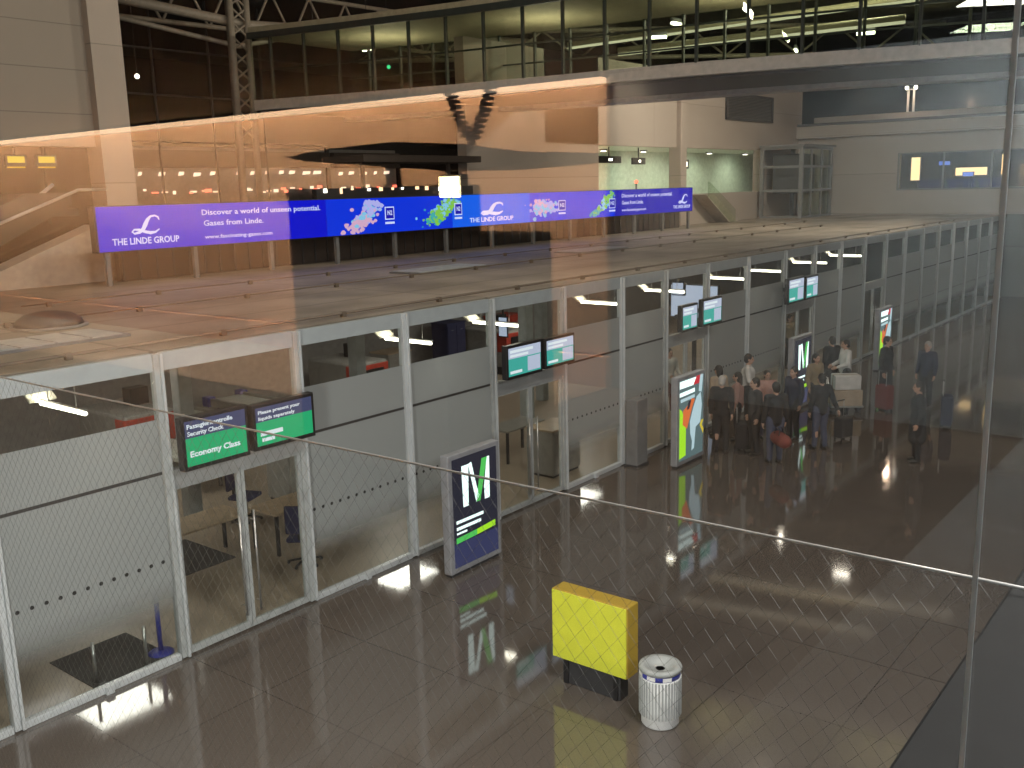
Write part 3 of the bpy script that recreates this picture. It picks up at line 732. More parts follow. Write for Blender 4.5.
# second, open-topped dark floor patch: low smoking-style dish seen beyond
# ------------------------------------------------------------------ checkpoint interior
lampx = [5.78, 9.0, 11.95, 14.35, 18.1, 20.9, 24.4, 26.9, 30.2, 33.4]
llab = ['white tube lamp behind the glass bay left of the nearest door', 'white tube lamp behind the bay right of the nearest door', 'white tube lamp behind the glass above the nearest advertising stand', 'white tube lamp above the second door screens', 'white tube lamp above the poster stand', 'white tube lamp above the third door screens',
        'white tube lamp right of the third door screens', 'white tube lamp above the fourth door screens', 'far white tube lamp right of the fourth door screens', 'farthest white tube lamp inside the partition']
for k, x in enumerate(lampx):
    if k == 1: continue
    t = empty('tube_lamp', llab[k], 'lamp', (x, 11.8, 3.45), 'tube lamps inside the checkpoint')
    MB().tube([(x, 11.25, 3.48), (x, 12.35, 3.48)], .028, 8).build('tube', 'tube', t)
    MB().tube([(x, 11.2, 3.53), (x, 12.4, 3.53)], .012, 6).build('housing', 'steel', t)
    MB().prism([(12.35, 3.5), (13.0, 3.95), (12.98, 3.97), (12.33, 3.52)], lambda u, v, w_: (w_, u, v), x-.15, x+.2).build('reflector', 'upl', t)
    for yy in (11.45, 12.15): MB().tube([(x, yy, 3.53), (x, yy, 4.0)], .008, 6).build('hanger', 'steel', t)
    l = bpy.data.lights.new('checkpoint_light', 'AREA'); l.shape = 'RECTANGLE'; l.size = .12; l.size_y = 1.0; l.energy = 13; l.color = (1, .92, .78)
    lo = bpy.data.objects.new('checkpoint_light', l); C.objects.link(lo); lo.location = (x+.02, 12.2, 3.62); lo.rotation_euler = (PI*.75, 0, 0)
    l = bpy.data.lights.new('checkpoint_down', 'AREA'); l.shape = 'RECTANGLE'; l.size = .15; l.size_y = 1.0; l.energy = 9; l.color = (1, .90, .76)
    lo = bpy.data.objects.new('checkpoint_down', l); C.objects.link(lo); lo.location = (x, 11.8, 3.40)
for x in (9., 17, 25., 33):
    l = bpy.data.lights.new('checkpoint_deep', 'AREA'); l.size = 1.5; l.energy = 100; l.color = (1, .93, .84)
    lo = bpy.data.objects.new('checkpoint_deep', l); C.objects.link(lo); lo.location = (x, 17.5, 3.9)

def xray(x, y, label, accent):
    t = empty('x_ray_machine', label, 'x-ray machine', (x, y, 0), 'x-ray machines')
    MB().box(x-.6, x+.6, y-1.0, y+1.0, .25, 1.45, bev=.06).build('housing', 'machine', t)
    MB().box(x-.62, x+.62, y-1.02, y-.6, .75, 1.38, bev=.03).build('tunnel_hood', accent, t)
    bx('curtain', 'black', t, x-.4, x+.4, y-1.05, y-1.02, .8, 1.25)
    MB().box(x-.45, x+.45, y-3.0, y-1.03, .68, .78, bev=.02).build('conveyor', 'belt', t)
    for yy in (y-2.8, y-1.4):
        for xx in (x-.4, x+.4): bx('leg', 'dark', t, xx-.03, xx+.03, yy-.03, yy+.03, 0, .68)
    for xx in (x-.5, x+.5): bx('foot', 'dark', t, xx-.05, xx+.05, y-.8, y+.8, 0, .25)
    MB().box(x+.1, x+.55, y-.1, y+.25, 1.46, 1.85, bev=.02).build('monitor', 'black', t)
xray(11.2, 20.0, 'grey and red x-ray machine behind the left frosted bay', 'red')
xray(18.2, 20.4, 'grey x-ray machine behind the bay right of the nearest door', 'red')
xray(25.0, 20.6, 'x-ray machine with red hood behind the second door', 'red')
def conveyor(x, y, label):
    t = empty('roller_conveyor', label, 'conveyor', (x, y, 0), 'roller conveyors')
    MB().box(x-.45, x+.45, y-1.9, y+1.4, .78, .86, bev=.02).build('belt', 'belt', t)
    for xx in (x-.5, x+.5): MB().box(xx-.05, xx+.05, y-1.9, y+1.4, .72, .92, bev=.015).build('side_rail', 'machine', t)
    for xx in (x-.5, x+.5):
        for yy in (y-1.95, y+1.4): MB().box(xx-.12, xx+.12, yy-.14, yy+.14, .70, .96, bev=.03).build('corner_cap', 'blue', t)
    for xx in (x-.42, x+.42):
        for yy in (y-1.6, y+1.1): bx('leg', 'dark', t, xx-.03, xx+.03, yy-.03, yy+.03, 0, .74)
conveyor(13.0, 19.9, 'pale conveyor with blue corner caps behind the left green screen')
conveyor(14.8, 20.0, 'pale conveyor with blue corner caps behind the right green screen')
def table(x, y, w_, d_, label, col='table'):
    t = empty('inspection_table', label, 'table', (x, y, 0), 'inspection tables')
    MB().box(x-w_/2, x+w_/2, y-d_/2, y+d_/2, .72, .76, bev=.01).build('tabletop', col, t)
    for sx_ in (-1, 1):
        for sy_ in (-1, 1): bx('leg', 'dark', t, x+sx_*(w_/2-.06)-.025, x+sx_*(w_/2-.06)+.025, y+sy_*(d_/2-.06)-.025, y+sy_*(d_/2-.06)+.025, 0, .72)
table(8.75, 13.7, 1.5, .75, 'beige table seen through the left leaf of the nearest door')
table(10.35, 13.2, 1.4, .75, 'beige table seen through the right leaf of the nearest door')
table(16.9, 13.4, 1.4, .7, 'pale table seen through the second door', 'machine')
table(22.5, 15.0, 1.6, .8, 'beige table deep inside behind the third door')
def chair(x, y, label, rot):
    t = empty('office_chair', label, 'chair', (x, y, 0), 'office chairs')
    c_, s_ = math.cos(rot), math.sin(rot)
    o = []
    o.append(MB().box(-.24, .24, -.23, .23, .44, .52, bev=.03).build('seat', 'bluefab', t))
    o.append(MB().box(-.23, .23, .2, .27, .60, 1.08, bev=.03).build('backrest', 'bluefab', t))
    o.append(MB().box(-.03, .03, .2, .25, .5, .64).build('back_bracket', 'black', t))
    o.append(MB().tube([(0, 0, .1), (0, 0, .44)], .03).build('gas_lift', 'black', t))
    b = MB()
    for k in range(5):
        a = 2*PI*k/5; b.tube([(0, 0, .1), (.28*math.cos(a), .28*math.sin(a), .05)], .02, 6)
    o.append(b.build('star_base', 'black', t))
    for k in range(5):
        a = 2*PI*k/5; o.append(MB().ball((.28*math.cos(a), .28*math.sin(a), .03), .03, u=8, w=6).build('castor', 'black', t))
    mt = Matrix.Translation((x, y, 0)) @ Matrix.Rotation(rot, 4, 'Z')
    for q in o: q.data.transform(mt)
chair(10.55, 14.9, 'dark blue office chair beyond the tables, left leaf of nearest door', .4)
chair(9.75, 12.25, 'dark blue office chair near the right leaf of the nearest door', 2.2)
chair(16.6, 14.6, 'dark blue office chair through the second door', 1.)
def matt(x, y, w_, d_, label):
    t = MB().box(x-w_/2, x+w_/2, y-d_/2, y+d_/2, 0, .012, bev=.004).build('floor_mat', 'mat_'); tag(t, label, 'mat', 'floor mats'); t
matt(6.0, 11.75, 1.1, 1.15, 'dark floor mat behind the glass left of the nearest door')
matt(8.75, 14.2, 1.0, 1.5, 'dark floor mat seen through the left leaf of the nearest door')
def barrier(x, y, label, m_):
    t = empty('barrier_post', label, 'barrier post', (x, y, 0), 'barrier posts')
    MB().lathe(x, y, [(.17, 0), (.17, .015), (.15, .03), (.03, .05)], 24).build('base', m_, t)
    MB().tube([(x, y, .04), (x, y, .95)], .032, 12).build('post', m_, t)
    MB().lathe(x, y, [(.036, .93), (.036, 1.0), (.02, 1.02)], 16).build('head', 'dark', t)
barrier(6.50, 11.35, 'blue barrier post on a disc base behind the left glass bay', 'blue')
for (x, y, lab) in ((5.55, 11.3, 'slim grey floor stop nearest the left edge behind the glass'), (6.2, 11.2, 'slim grey floor stop beside the blue barrier post')):
    t = empty('guide_post', lab, 'post', (x, y, 0), 'slim guide posts'); MB().tube([(x, y, .01), (x, y, .55)], .022, 10).build('tube', 'steel', t); MB().lathe(x, y, [(.05, 0), (.05, .012)], 14).build('foot', 'steel', t)
# cabinets/desk things seen through the second door and behind the clear band
for (x0, x1, y0, y1, z, mt, lab) in ((15.9, 16.9, 11.6, 12.3, 1.0, 'machine', 'pale grey counter unit seen through right leaf of the second door'), (16.0, 17.0, 15.2, 16, 1.3, 'machine', 'beige cabinet seen deep behind the second door'), (11.6, 12.4, 14.9, 15.6, 1.25, 'machine', 'beige cabinet beyond the tables behind the nearest door'), (26.0, 27.3, 21.2, 21.9, 1.6, 'red', 'red cabinet far inside behind the second door bay'), (23.3, 24.2, 21.2, 21.9, 1.7, 'bluefab', 'dark blue cabinet far inside left of the red cabinet'), (20.2, 21.2, 20.8, 21.6, 1.2, 'machine', 'low grey cabinet far inside right of the nearest door')):
    t = empty('cabinet', lab, 'cabinet', ((x0+x1)/2, (y0+y1)/2, 0), 'cabinets in the checkpoint')
    MB().box(x0, x1, y0, y1, .05, z, bev=.015).build('body', mt, t); bx('plinth', 'dark', t, x0+.03, x1-.03, y0+.03, y1-.03, 0, .05)
    MB().box(x0-.02, x1+.02, y0-.02, y1+.02, z, z+.04, bev=.008).build('top', 'table' if mt == 'machine' else mt, t)
    m_ = (x0+x1)/2
    for u, v in ((x0+.02, m_-.01), (m_+.01, x1-.02)):
        d = bx('door', mt, t, u, v, y0-.02, y0, .1, z-.06); MB().tube([((u+v)/2-.05, y0-.035, z-.2), ((u+v)/2+.05, y0-.035, z-.2)], .008, 6).build('handle', 'steel', d)
# white lit poster inside near the third door
simple_sign('info_board', 's_pale', 'small bright pale board inside left of the second screens', 'sign', 16.2, 16.22, 13.0, 13.2, 2.9, 3.3, hang=4.0)
simple_sign('light_box', 's_pale', 'pale lit panel inside, above right of the third door screens', 'sign', 27.4, 27.5, 13.6, 15.2, 1.9, 2.9, foot=0)
simple_sign('info_board', 's_pale', 'small bright square screen above the third door screens', 'sign', 22.6, 22.7, 12.2, 12.5, 3.2, 3.5, hang=4.0)
# pillars inside
for k, (x, y) in enumerate(((10.0, 15.8), (14.2, 15.6), (22.0, 16.4), (19.2, 14.8))):
    t = tag(MB().box(x-.14, x+.14, y-.14, y+.14, 0, 4.0, bev=.03).build('pillar', 'pillar'), ['square grey pillar behind the green screens', 'square grey pillar behind the bay left of second door', 'square grey pillar deep inside right of the second door', 'square grey pillar inside left of the third door'][k], 'pillar', 'pillars in the checkpoint')

# ------------------------------------------------------------------ people
def capsule(mb, p0, r0, p1, r1, n=12):
    p0, p1 = Vector(p0), Vector(p1); d = p1-p0; L = d.length; t = d/L if L else Vector((0, 0, 1))
    pts = []; rs = []
    for k in range(4):
        a = PI/2*(k/4); pts.append(p0-t*r0*math.cos(a)); rs.append(max(.001, r0*math.sin(a)) if k else r0*.08)
    pts.append(p0); rs.append(r0); pts.append(p1); rs.append(r1)
    for k in range(1, 5):
        a = PI/2*(k/4); pts.append(p1+t*r1*math.sin(a)); rs.append(r1*math.cos(a) if k < 4 else r1*.08)
    mb.tube(pts, rs, n)
def remeshed(mb, vox, smooth=2):
    me = bpy.data.meshes.new('tmp'); me.from_pydata(mb.v, [], mb.f); me.update()
    bm = bmesh.new(); bm.from_mesh(me); bmesh.ops.recalc_face_normals(bm, faces=bm.faces); bm.to_mesh(me); bm.free()
    ob = bpy.data.objects.new('tmp', me); C.objects.link(ob)
    m = ob.modifiers.new('r', 'REMESH'); m.mode = 'VOXEL'; m.voxel_size = vox; m.use_smooth_shade = True
    s = ob.modifiers.new('s', 'SMOOTH'); s.iterations = smooth; s.factor = .5
    dg = bpy.context.evaluated_depsgraph_get(); dg.update()
    out = bpy.data.meshes.new_from_object(ob.evaluated_get(dg))
    bpy.data.objects.remove(ob); bpy.data.meshes.remove(me)
    for p in out.polygons: p.use_smooth = True
    return out

def pose(kind):
    """joints for a 1.75 m figure facing +X, left = +Y"""
    J = dict(pel=(0, 0, .95), waist=(0, 0, 1.10), chest=(.01, 0, 1.30), neck=(.0, 0, 1.48), head=(.025, 0, 1.62))
    for s, nm in ((1, 'L'), (-1, 'R')):
        J['sh'+nm] = (0, s*.185, 1.42); J['hip'+nm] = (0, s*.09, .92)
        if kind == 'stand':
            J['el'+nm] = (-.02, s*.235, 1.13); J['wr'+nm] = (.05, s*.245, .88); J['kn'+nm] = (.015, s*.10, .50); J['an'+nm] = (-.02, s*.11, .08)
        elif kind == 'hold':
            J['el'+nm] = (.04, s*.24, 1.14); J['wr'+nm] = (.28, s*.17, 1.05); J['kn'+nm] = (.015, s*.10, .50); J['an'+nm] = (-.02, s*.12, .08)
        elif kind == 'walk':
            J['el'+nm] = (-.10*s-.02, s*.235, 1.14); J['wr'+nm] = (-.22*s+.08, s*.24, .92)
            J['kn'+nm] = (.12 if s < 0 else .04, s*.09, .51); J['an'+nm] = (.22 if s < 0 else -.24, s*.09, .09 if s < 0 else .12)
        elif kind == 'pull':
            if s > 0: J['elL'] = (-.02, .235, 1.13); J['wrL'] = (.04, .245, .88)
            else: J['elR'] = (-.12, -.24, 1.15); J['wrR'] = (-.26, -.27, .95)
            J['kn'+nm] = (.03, s*.10, .50); J['an'+nm] = (.04*s, s*.11, .08)
    return {k: Vector(v) for k, v in J.items()}

def make_kit(kind):
    J = pose(kind); b = MB(); c = capsule
    c(b, J['pel'], .125, J['waist'], .115); c(b, J['waist'], .115, J['chest'], .135)
    c(b, J['chest']+Vector((0, .06, .03)), .105, J['chest']+Vector((0, -.06, .03)), .105)
    c(b, J['shL']+Vector((0, -.02, 0)), .065, J['shR']+Vector((0, .02, 0)), .065)
    c(b, J['chest']+Vector((0, 0, .1)), .08, J['neck'], .058); c(b, J['neck'], .052, J['head']+Vector((-.01, 0, -.04)), .054)
    # head: skull, face, jaw, nose, ears, brow
    h = J['head']
    b.ball(h+Vector((-.01, 0, .02)), .095, (1.02, .82, 1.08)); b.ball(h+Vector((.025, 0, -.03)), .07, (1, .88, 1.15)); b.ball(h+Vector((.05, 0, -.085)), .035, (1, 1, .8))
    c(b, h+Vector((.085, 0, .015)), .012, h+Vector((.108, 0, -.025)), .017, 8)
    c(b, h+Vector((.085, .035, .03)), .012, h+Vector((.085, -.035, .03)), .012, 8)
    for s in (1, -1): b.ball(h+Vector((-.005, s*.082, -.01)), .026, (.8, .45, 1.25), 8, 6)
    for nm, s in (('L', 1), ('R', -1)):
        sh, el, wr = J['sh'+nm], J['el'+nm], J['wr'+nm]
        c(b, sh, .058, el, .043); c(b, el, .043, wr, .028)
        d = (wr-el).normalized(); side = Vector((0, s, 0)); nrm = d.cross(side).normalized(); wd = nrm.cross(d).normalized()
        # hand: palm plane spanned by d and f (forward)
        f = nrm if nrm.dot(Vector((1, 0, .6))) > 0 else -nrm
        pc = wr+d*.055
        c(b, pc+f*.022, .021, pc-f*.022, .021, 8); c(b, wr+d*.01, .026, wr+d*.075, .024, 8)
        for k, (off, ln) in enumerate(((.033, .07), (.012, .08), (-.011, .074), (-.032, .058))):
            q0 = wr+d*.085+f*off; q1 = q0+d*ln*.55-side*.008; q2 = q1+d*ln*.4-side*.026
            c(b, q0, .0095, q1, .009, 6); c(b, q1, .009, q2, .008, 6)
        t0 = wr+d*.03+f*.028; t1 = t0+d*.035+f*.03; t2 = t1+d*.03+f*.004-side*.01
        c(b, t0, .012, t1, .011, 6); c(b, t1, .0105, t2, .009, 6)
        hp, kn, an = J['hip'+nm], J['kn'+nm], J['an'+nm]
        c(b, hp, .10, kn, .058); c(b, kn, .057, an, .037); c(b, kn+Vector((-.02, 0, -.1)), .058, kn+Vector((-.02, 0, -.2)), .05)
        fz = an.z-.045
        c(b, Vector((an.x-.03, an.y, fz)), .034, Vector((an.x+.13, an.y+s*.01, fz-.003)), .032)
    kit = {'body': remeshed(b, .009)}
    # jacket
    g = MB()
    c(g, J['pel']+Vector((0, 0, -.02)), .158, J['waist'], .148); c(g, J['waist'], .148, J['chest'], .165)
    c(g, J['chest']+Vector((0, .07, .02)), .125, J['chest']+Vector((0, -.07, .02)), .125); c(g, J['shL']+Vector((0, -.01, .0)), .078, J['shR']+Vector((0, .01, 0)), .078)
    for nm in 'LR': c(g, J['sh'+nm], .078, J['el'+nm], .062); c(g, J['el'+nm], .062, J['wr'+nm]-(J['wr'+nm]-J['el'+nm])*.06, .047)
    def cut(m_, lo=None, hi=None):
        bm = bmesh.new(); bm.from_mesh(m_)
        if lo is not None: bmesh.ops.bisect_plane(bm, geom=bm.verts[:]+bm.edges[:]+bm.faces[:], plane_co=(0, 0, lo), plane_no=(0, 0, -1), clear_outer=True)
        if hi is not None: bmesh.ops.bisect_plane(bm, geom=bm.verts[:]+bm.edges[:]+bm.faces[:], plane_co=(0, 0, hi), plane_no=(0, 0, 1), clear_outer=True)
        bm.to_mesh(m_); bm.free(); return m_
    kit['jacket'] = remeshed(g, .016)
    c(g, J['pel'], .165, J['pel']+Vector((0, 0, -.42)), .185)
    kit['coat'] = remeshed(g, .018)
    g = MB()
    for nm in 'LR':
        c(g, J['hip'+nm], .118, J['kn'+nm], .078); c(g, J['kn'+nm], .078, J['an'+nm]+Vector((0, 0, .01)), .062)
    c(g, J['pel'], .132, J['waist'], .122)
    kit['trousers'] = remeshed(g, .014)
    g = MB()
    for nm, s in (('L', 1), ('R', -1)):
        an = J['an'+nm]; fz = an.z-.04
        c(g, Vector((an.x-.035, an.y, fz)), .042, Vector((an.x+.14, an.y+s*.01, fz-.004)), .040)
    kit['shoes'] = remeshed(g, .011)
    h = J['head']; g = MB()
    g.ball(h+Vector((-.022, 0, .032)), .101, (1.02, .88, 1.06)); g.ball(h+Vector((-.05, 0, -.02)), .075, (1, 1.08, 1.1))
    kit['hair'] = remeshed(g, .012)
    g = MB(); g.ball(h+Vector((-.022, 0, .032)), .101, (1.02, .88, 1.06)); c(g, h+Vector((-.05, 0, 0)), .085, h+Vector((-.07, 0, -.17)), .07)
    kit['hair_long'] = remeshed(g, .012)
    g = MB(); g.ball((0, 0, 0), .011, u=8, w=6); g2 = MB(); c(g2, (0, -.022, 0), .007, (0, .022, 0), .007, 8)
    def tm(mb, nm):
        m_ = bpy.data.meshes.new(nm); m_.from_pydata(mb.v, [], mb.f); m_.update(); return m_
    kit['eye'] = tm(g, 'eye'); kit['mouth'] = tm(g2, 'mouth'); kit['J'] = J
    for k in ('body', 'jacket', 'coat', 'trousers', 'shoes', 'hair', 'hair_long', 'eye', 'mouth'):
        if not kit[k].materials: kit[k].materials.append(M['skin'])
    return kit
KITS = {k: make_kit(k) for k in ('stand', 'hold', 'pull')}
def person(x, y, rot, kind, label, top, tcol, pcol, hair='hair', hcol='hair_dk', skin='skin', h=1.75):
    kit = KITS[kind]
    r = empty('person', label, 'person', (x, y, 0), 'travellers in the hall')
    s = h/1.75; r.rotation_euler = (0, 0, rot); r.scale = (s, s, s)
    def add(nm, key, mt, loc=(0, 0, 0)):
        o = bpy.data.objects.new(nm, kit[key]); C.objects.link(o); o.parent = r; o.location = loc
        o.material_slots[0].link = 'OBJECT'; o.material_slots[0].material = M[mt]
    add('body', 'body', skin); add('trousers', 'trousers', pcol); add(top, top, tcol); add('shoes', 'shoes', 'shoe'); add('hair', hair, hcol)
    hd = kit['J']['head']
    for q in (1, -1): add('eye', 'eye', 'eye', hd+Vector((.085, q*.032, .008)))
    add('mouth', 'mouth', 'lip', hd+Vector((.092, 0, -.06)))
    return r
person(21.0, 10.35, 1.2, 'stand', 'person in a knee-length beige coat just right of the colourful poster stand', 'coat', 'c_beige', 'c_black', 'hair_long')
person(19.75, 9.65, .3, 'pull', 'person in a black jacket left of the dark suitcases, nearest the poster stand', 'jacket', 'c_black', 'c_black', h=1.78, hair='hair', hcol='hair_gr')
person(20.0, 8.95, 2.4, 'stand', 'person in charcoal jacket behind the upright dark suitcase', 'jacket', 'c_char', 'c_black', h=1.76)
person(22.3, 10.2, -1.2, 'hold', 'tall person in white shirt at the back by the glass', 'jacket', 'c_white', 'c_char', h=1.85)
person(20.9, 9.8, 1.9, 'stand', 'person in pale top between black and charcoal jackets', 'jacket', 'c_pink', 'c_char', 'hair_long', h=1.66)
person(21.4, 9.3, -2.4, 'hold', 'person in dusty pink top facing forward behind the red bag', 'jacket', 'c_pink', 'c_navy', h=1.68)
person(19.6, 8.3, .8, 'stand', 'person in black jacket and jeans with a red bag', 'jacket', 'c_black', 'c_denim', h=1.8)
person(21.7, 8.75, 2.8, 'stand', 'person in dark navy jacket right of the red bag', 'jacket', 'c_navy', 'c_black', h=1.76)
person(21.2, 7.9, .9, 'pull', 'person in black jacket and jeans pulling a small dark case', 'jacket', 'c_black', 'c_denim', h=1.76)
person(23.8, 9.05, -2., 'stand', 'person in tan coat behind the second M stand', 'coat', 'c_tan', 'c_char', h=1.74, hair='hair_long')
person(25.85, 9.0, 2.3, 'hold', 'person in white shirt leaning over the loaded trolley', 'jacket', 'c_white', 'c_black', h=1.82)
person(26.3, 9.55, 1., 'stand', 'person in black coat left of the white shirt at the trolley', 'coat', 'c_black', 'c_black', h=1.8)
person(26.4, 8.1, -1.7, 'stand', 'tall person in black coat before the farthest stand', 'coat', 'c_black', 'c_black', h=1.9)
person(26.8, 7.15, 2.9, 'stand', 'grey-haired person in dark jacket at the right of the crowd', 'jacket', 'c_navy', 'c_char', hcol='hair_gr', h=1.78)
person(21.3, 5.8, 2.0, 'stand', 'lone person in a long dark coat at the right', 'coat', 'c_char', 'c_black', h=1.78)
person(22.6, 12.6, -2., 'hold', 'person in white shirt inside the third door', 'jacket', 'c_white', 'c_red', h=1.75)
person(30.2, 12.4, -2., 'stand', 'person in tan top inside the fourth door', 'jacket', 'c_tan', 'c_black', h=1.78)

def suitcase(x, y, rot, label, mt, h=.62):
    t = empty('suitcase', label, 'suitcase', (x, y, 0), 'suitcases on the hall floor'); o = []
    o.append(MB().box(-.21, .21, -.13, .13, .06, h, bev=.04).build('shell', mt, t))
    o.append(MB().box(-.16, .16, -.145, -.13, .14, h-.12, bev=.012).build('front_pocket', mt, t))
    for sx_ in (-1, 1):
        o.append(MB().tube([(sx_*.12, .1, h-.02), (sx_*.12, .1, h+.38)], .01, 6).build('handle_rod', 'steel', t))
        for sy_ in (-1, 1): o.append(MB().tube([(sx_*.17-.012, sy_*.1, .03), (sx_*.17+.012, sy_*.1, .03)], .03, 10).build('wheel', 'black', t))
    o.append(MB().tube([(-.13, .1, h+.38), (.13, .1, h+.38)], .016, 8).build('grip', 'black', t))
    m = Matrix.Translation((x, y, 0)) @ Matrix.Rotation(rot, 4, 'Z')
    for q in o: q.data.transform(m)
suitcase(20.15, 9.35, .5, 'upright dark suitcase between the black and charcoal jackets', 'c_black', .66)
suitcase(22.3, 7.75, -.3, 'small dark case behind the person in jeans, right', 'c_char', .55)
def holdall(x, y, z, rot, label, mt):
    t = empty('travel_bag', label, 'bag', (x, y, z), 'soft travel bags'); o = []
    g = MB(); capsule(g, (-.2, 0, .16), .15, (.2, 0, .16), .15, 14)
    o.append(g.build('body', mt, t)); o.append(MB().tube([(-.12, -.1, .27), (-.1, -.06, .40), (.1, -.06, .40), (.12, -.1, .27)], .012, 6).build('strap', 'black', t)); o.append(MB().tube([(-.12, .1, .27), (-.1, .06, .40), (.1, .06, .40), (.12, .1, .27)], .012, 6).build('strap', 'black', t))
    m = Matrix.Translation((x, y, z)) @ Matrix.Rotation(rot, 4, 'Z')
    for q in o: q.data.transform(m)
holdall(19.33, 8.05, .45, .8, 'dull red travel bag held by the person in jeans', 'c_red')
def trolley(x, y, rot, label):
    t = empty('luggage_trolley', label, 'trolley', (x, y, 0)); o = []
    o.append(MB().box(-.45, .4, -.28, .28, .16, .20, bev=.01).build('platform', 'steel', t))
    o.append(MB().tube([(.4, -.28, .18), (.52, -.28, .98), (.52, .28, .98), (.4, .28, .18)], .018, 8).build('push_handle', 'steel', t))
    for yy in (-.1, .1): o.append(MB().tube([(.44, yy, .2), (.5, yy, .9)], .012, 6).build('back_rod', 'steel', t))
    for (xx, yy) in ((-.38, 0), (.34, -.24), (.34, .24)): o.append(MB().tube([(xx, yy-.02, .08), (xx, yy+.02, .08)], .08, 14).build('wheel', 'black', t))
    m = Matrix.Translation((x, y, 0)) @ Matrix.Rotation(rot, 4, 'Z')
    for q in o: q.data.transform(m)
    return m
def crate(mat4, a, label, mt, cat='box'):
    t = empty('luggage_box', label, cat, mat4 @ Vector(((a[0]+a[1])/2, (a[2]+a[3])/2, a[4])), 'boxes on the trolley')
    for q in (MB().box(*a, bev=.02).build('shell', mt, t), MB().box(a[0]-.004, a[1]+.004, (a[2]+a[3])/2-.03, (a[2]+a[3])/2+.03, a[4]+.01, a[5]+.004).build('band', 'c_tan', t)): q.data.transform(mat4)
m = trolley(25.1, 8.75, 2.2, 'steel luggage trolley loaded with boxes in front of the white shirt')
crate(m, (-.42, .36, -.26, .26, .2, .62), 'wide pale box at the bottom of the trolley load', 'c_beige')
crate(m, (-.38, .30, -.22, .22, .63, 1.0), 'pale box on top of the trolley load', 'c_white')
suitcase(25.75, 7.9, 1.2, 'dull red suitcase right of the loaded trolley', 'c_red', .7)
suitcase(24.8, 6.1, .3, 'large dark suitcase at the right, behind the lone person', 'c_navy', .8)

# ------------------------------------------------------------------ pedestrian bridge across the hall
PATH = [(21.8, 28.4), (22.7, 24.5), (23.4, 20.8), (23.8, 18.0), (24.05, 15.4), (24.4, 12.7), (25.2, 9.2), (26.3, 5.3), (27.6, 1.5), (29.5, -3.5)]
def interp(s):
    # arclength parameter in Y
    for (x0, y0), (x1, y1) in zip(PATH, PATH[1:]):
        if y0 >= s >= y1: u = (y0-s)/(y0-y1); return x0+(x1-x0)*u
    return PATH[-1][0]
def along(off, zlo, zhi, th, name, mt, parent, y0=28.4, y1=-3.5, n=40):
    b = MB(); ys = [y0+(y1-y0)*k/n for k in range(n+1)]; v = []; fc = []
    for yq in ys:
        x = interp(yq)+off; v += [(x, yq, zlo), (x+th, yq, zlo), (x+th, yq, zhi), (x, yq, zhi)]
    for k in range(n):
        for q in range(4): fc.append((4*k+q, 4*k+(q+1) % 4, 4*k+4+(q+1) % 4, 4*k+4+q))
    fc += [(3, 2, 1, 0), (4*n, 4*n+1, 4*n+2, 4*n+3)]
    return b.raw(v, fc).build(name, mt, parent)
for q_y in (25, 19, 13, 8, 3):
    l = bpy.data.lights.new('bridge_light', 'AREA'); l.size = 1.2; l.energy = 45; l.color = (1, .88, .62)
    lo = bpy.data.objects.new('bridge_light', l); C.objects.link(lo); lo.location = (interp(q_y)+2.4, q_y, 9.9); lo.rotation_euler = (PI, 0, 0)
br = empty('footbridge', 'glazed footbridge crossing high over the hall', 'footbridge', (24, 12, 8.6))
along(0, 8.88, 9.22, .25, 'fascia', 'bridge_deck', br)
along(.25, 8.80, 8.9, 1.5, 'soffit', 'bridge_under', br)
along(1.75, 8.82, 9.1, 2.9, 'deck', 'bridge_under', br)
along(4.1, 8.68, 8.82, .9, 'lower_girder', 'bridge_lite', br)
along(.02, 9.24, 11.25, .02, 'near_glazing', 'bglass', br)
along(4.6, 9.12, 11.25, .02, 'far_glazing', 'bglass', br)
along(-.05, 11.25, 11.6, 4.8, 'roof', 'bridge_in', br)
along(-.12, 11.22, 11.42, .12, 'roof_edge', 'bridge_mull', br)
for off in (0.0, 4.55):
    y = 27.6; k = 0
    while y > -3:
        x = interp(y)+off
        bx('mullion', 'bridge_mull', br, x, x+.1, y-.035, y+.035, 9.2, 11.26); y -= 1.34; k += 1
for off, z, nm in ((.3, 10.2, 'handrail'), (4.4, 10.2, 'handrail')):
    along(off, z, z+.05, .05, nm, 'bridge_mull', br)
# truss column at bridge's end
tc = empty('truss_column', 'tall lattice column at the left end of the footbridge', 'column', (22.6, 29.9, 4))
for (dx, dy) in ((-.35, -.2), (.35, -.2), (0, .35)): MB().tube([(22.4+dx, 29.9+dy, 5), (22.4+dx, 29.9+dy, 15)], .12, 8).build('chord', 'truss', tc)
b = MB()
for k in range(14):
    z = 8+k*.5; b.tube([(22.05, 29.7, z), (22.75, 29.7, z+.5)], .035, 6); b.tube([(22.75, 29.7, z), (22.05, 29.7, z+.5)], .035, 6)
b.build('lacing', 'truss', tc)
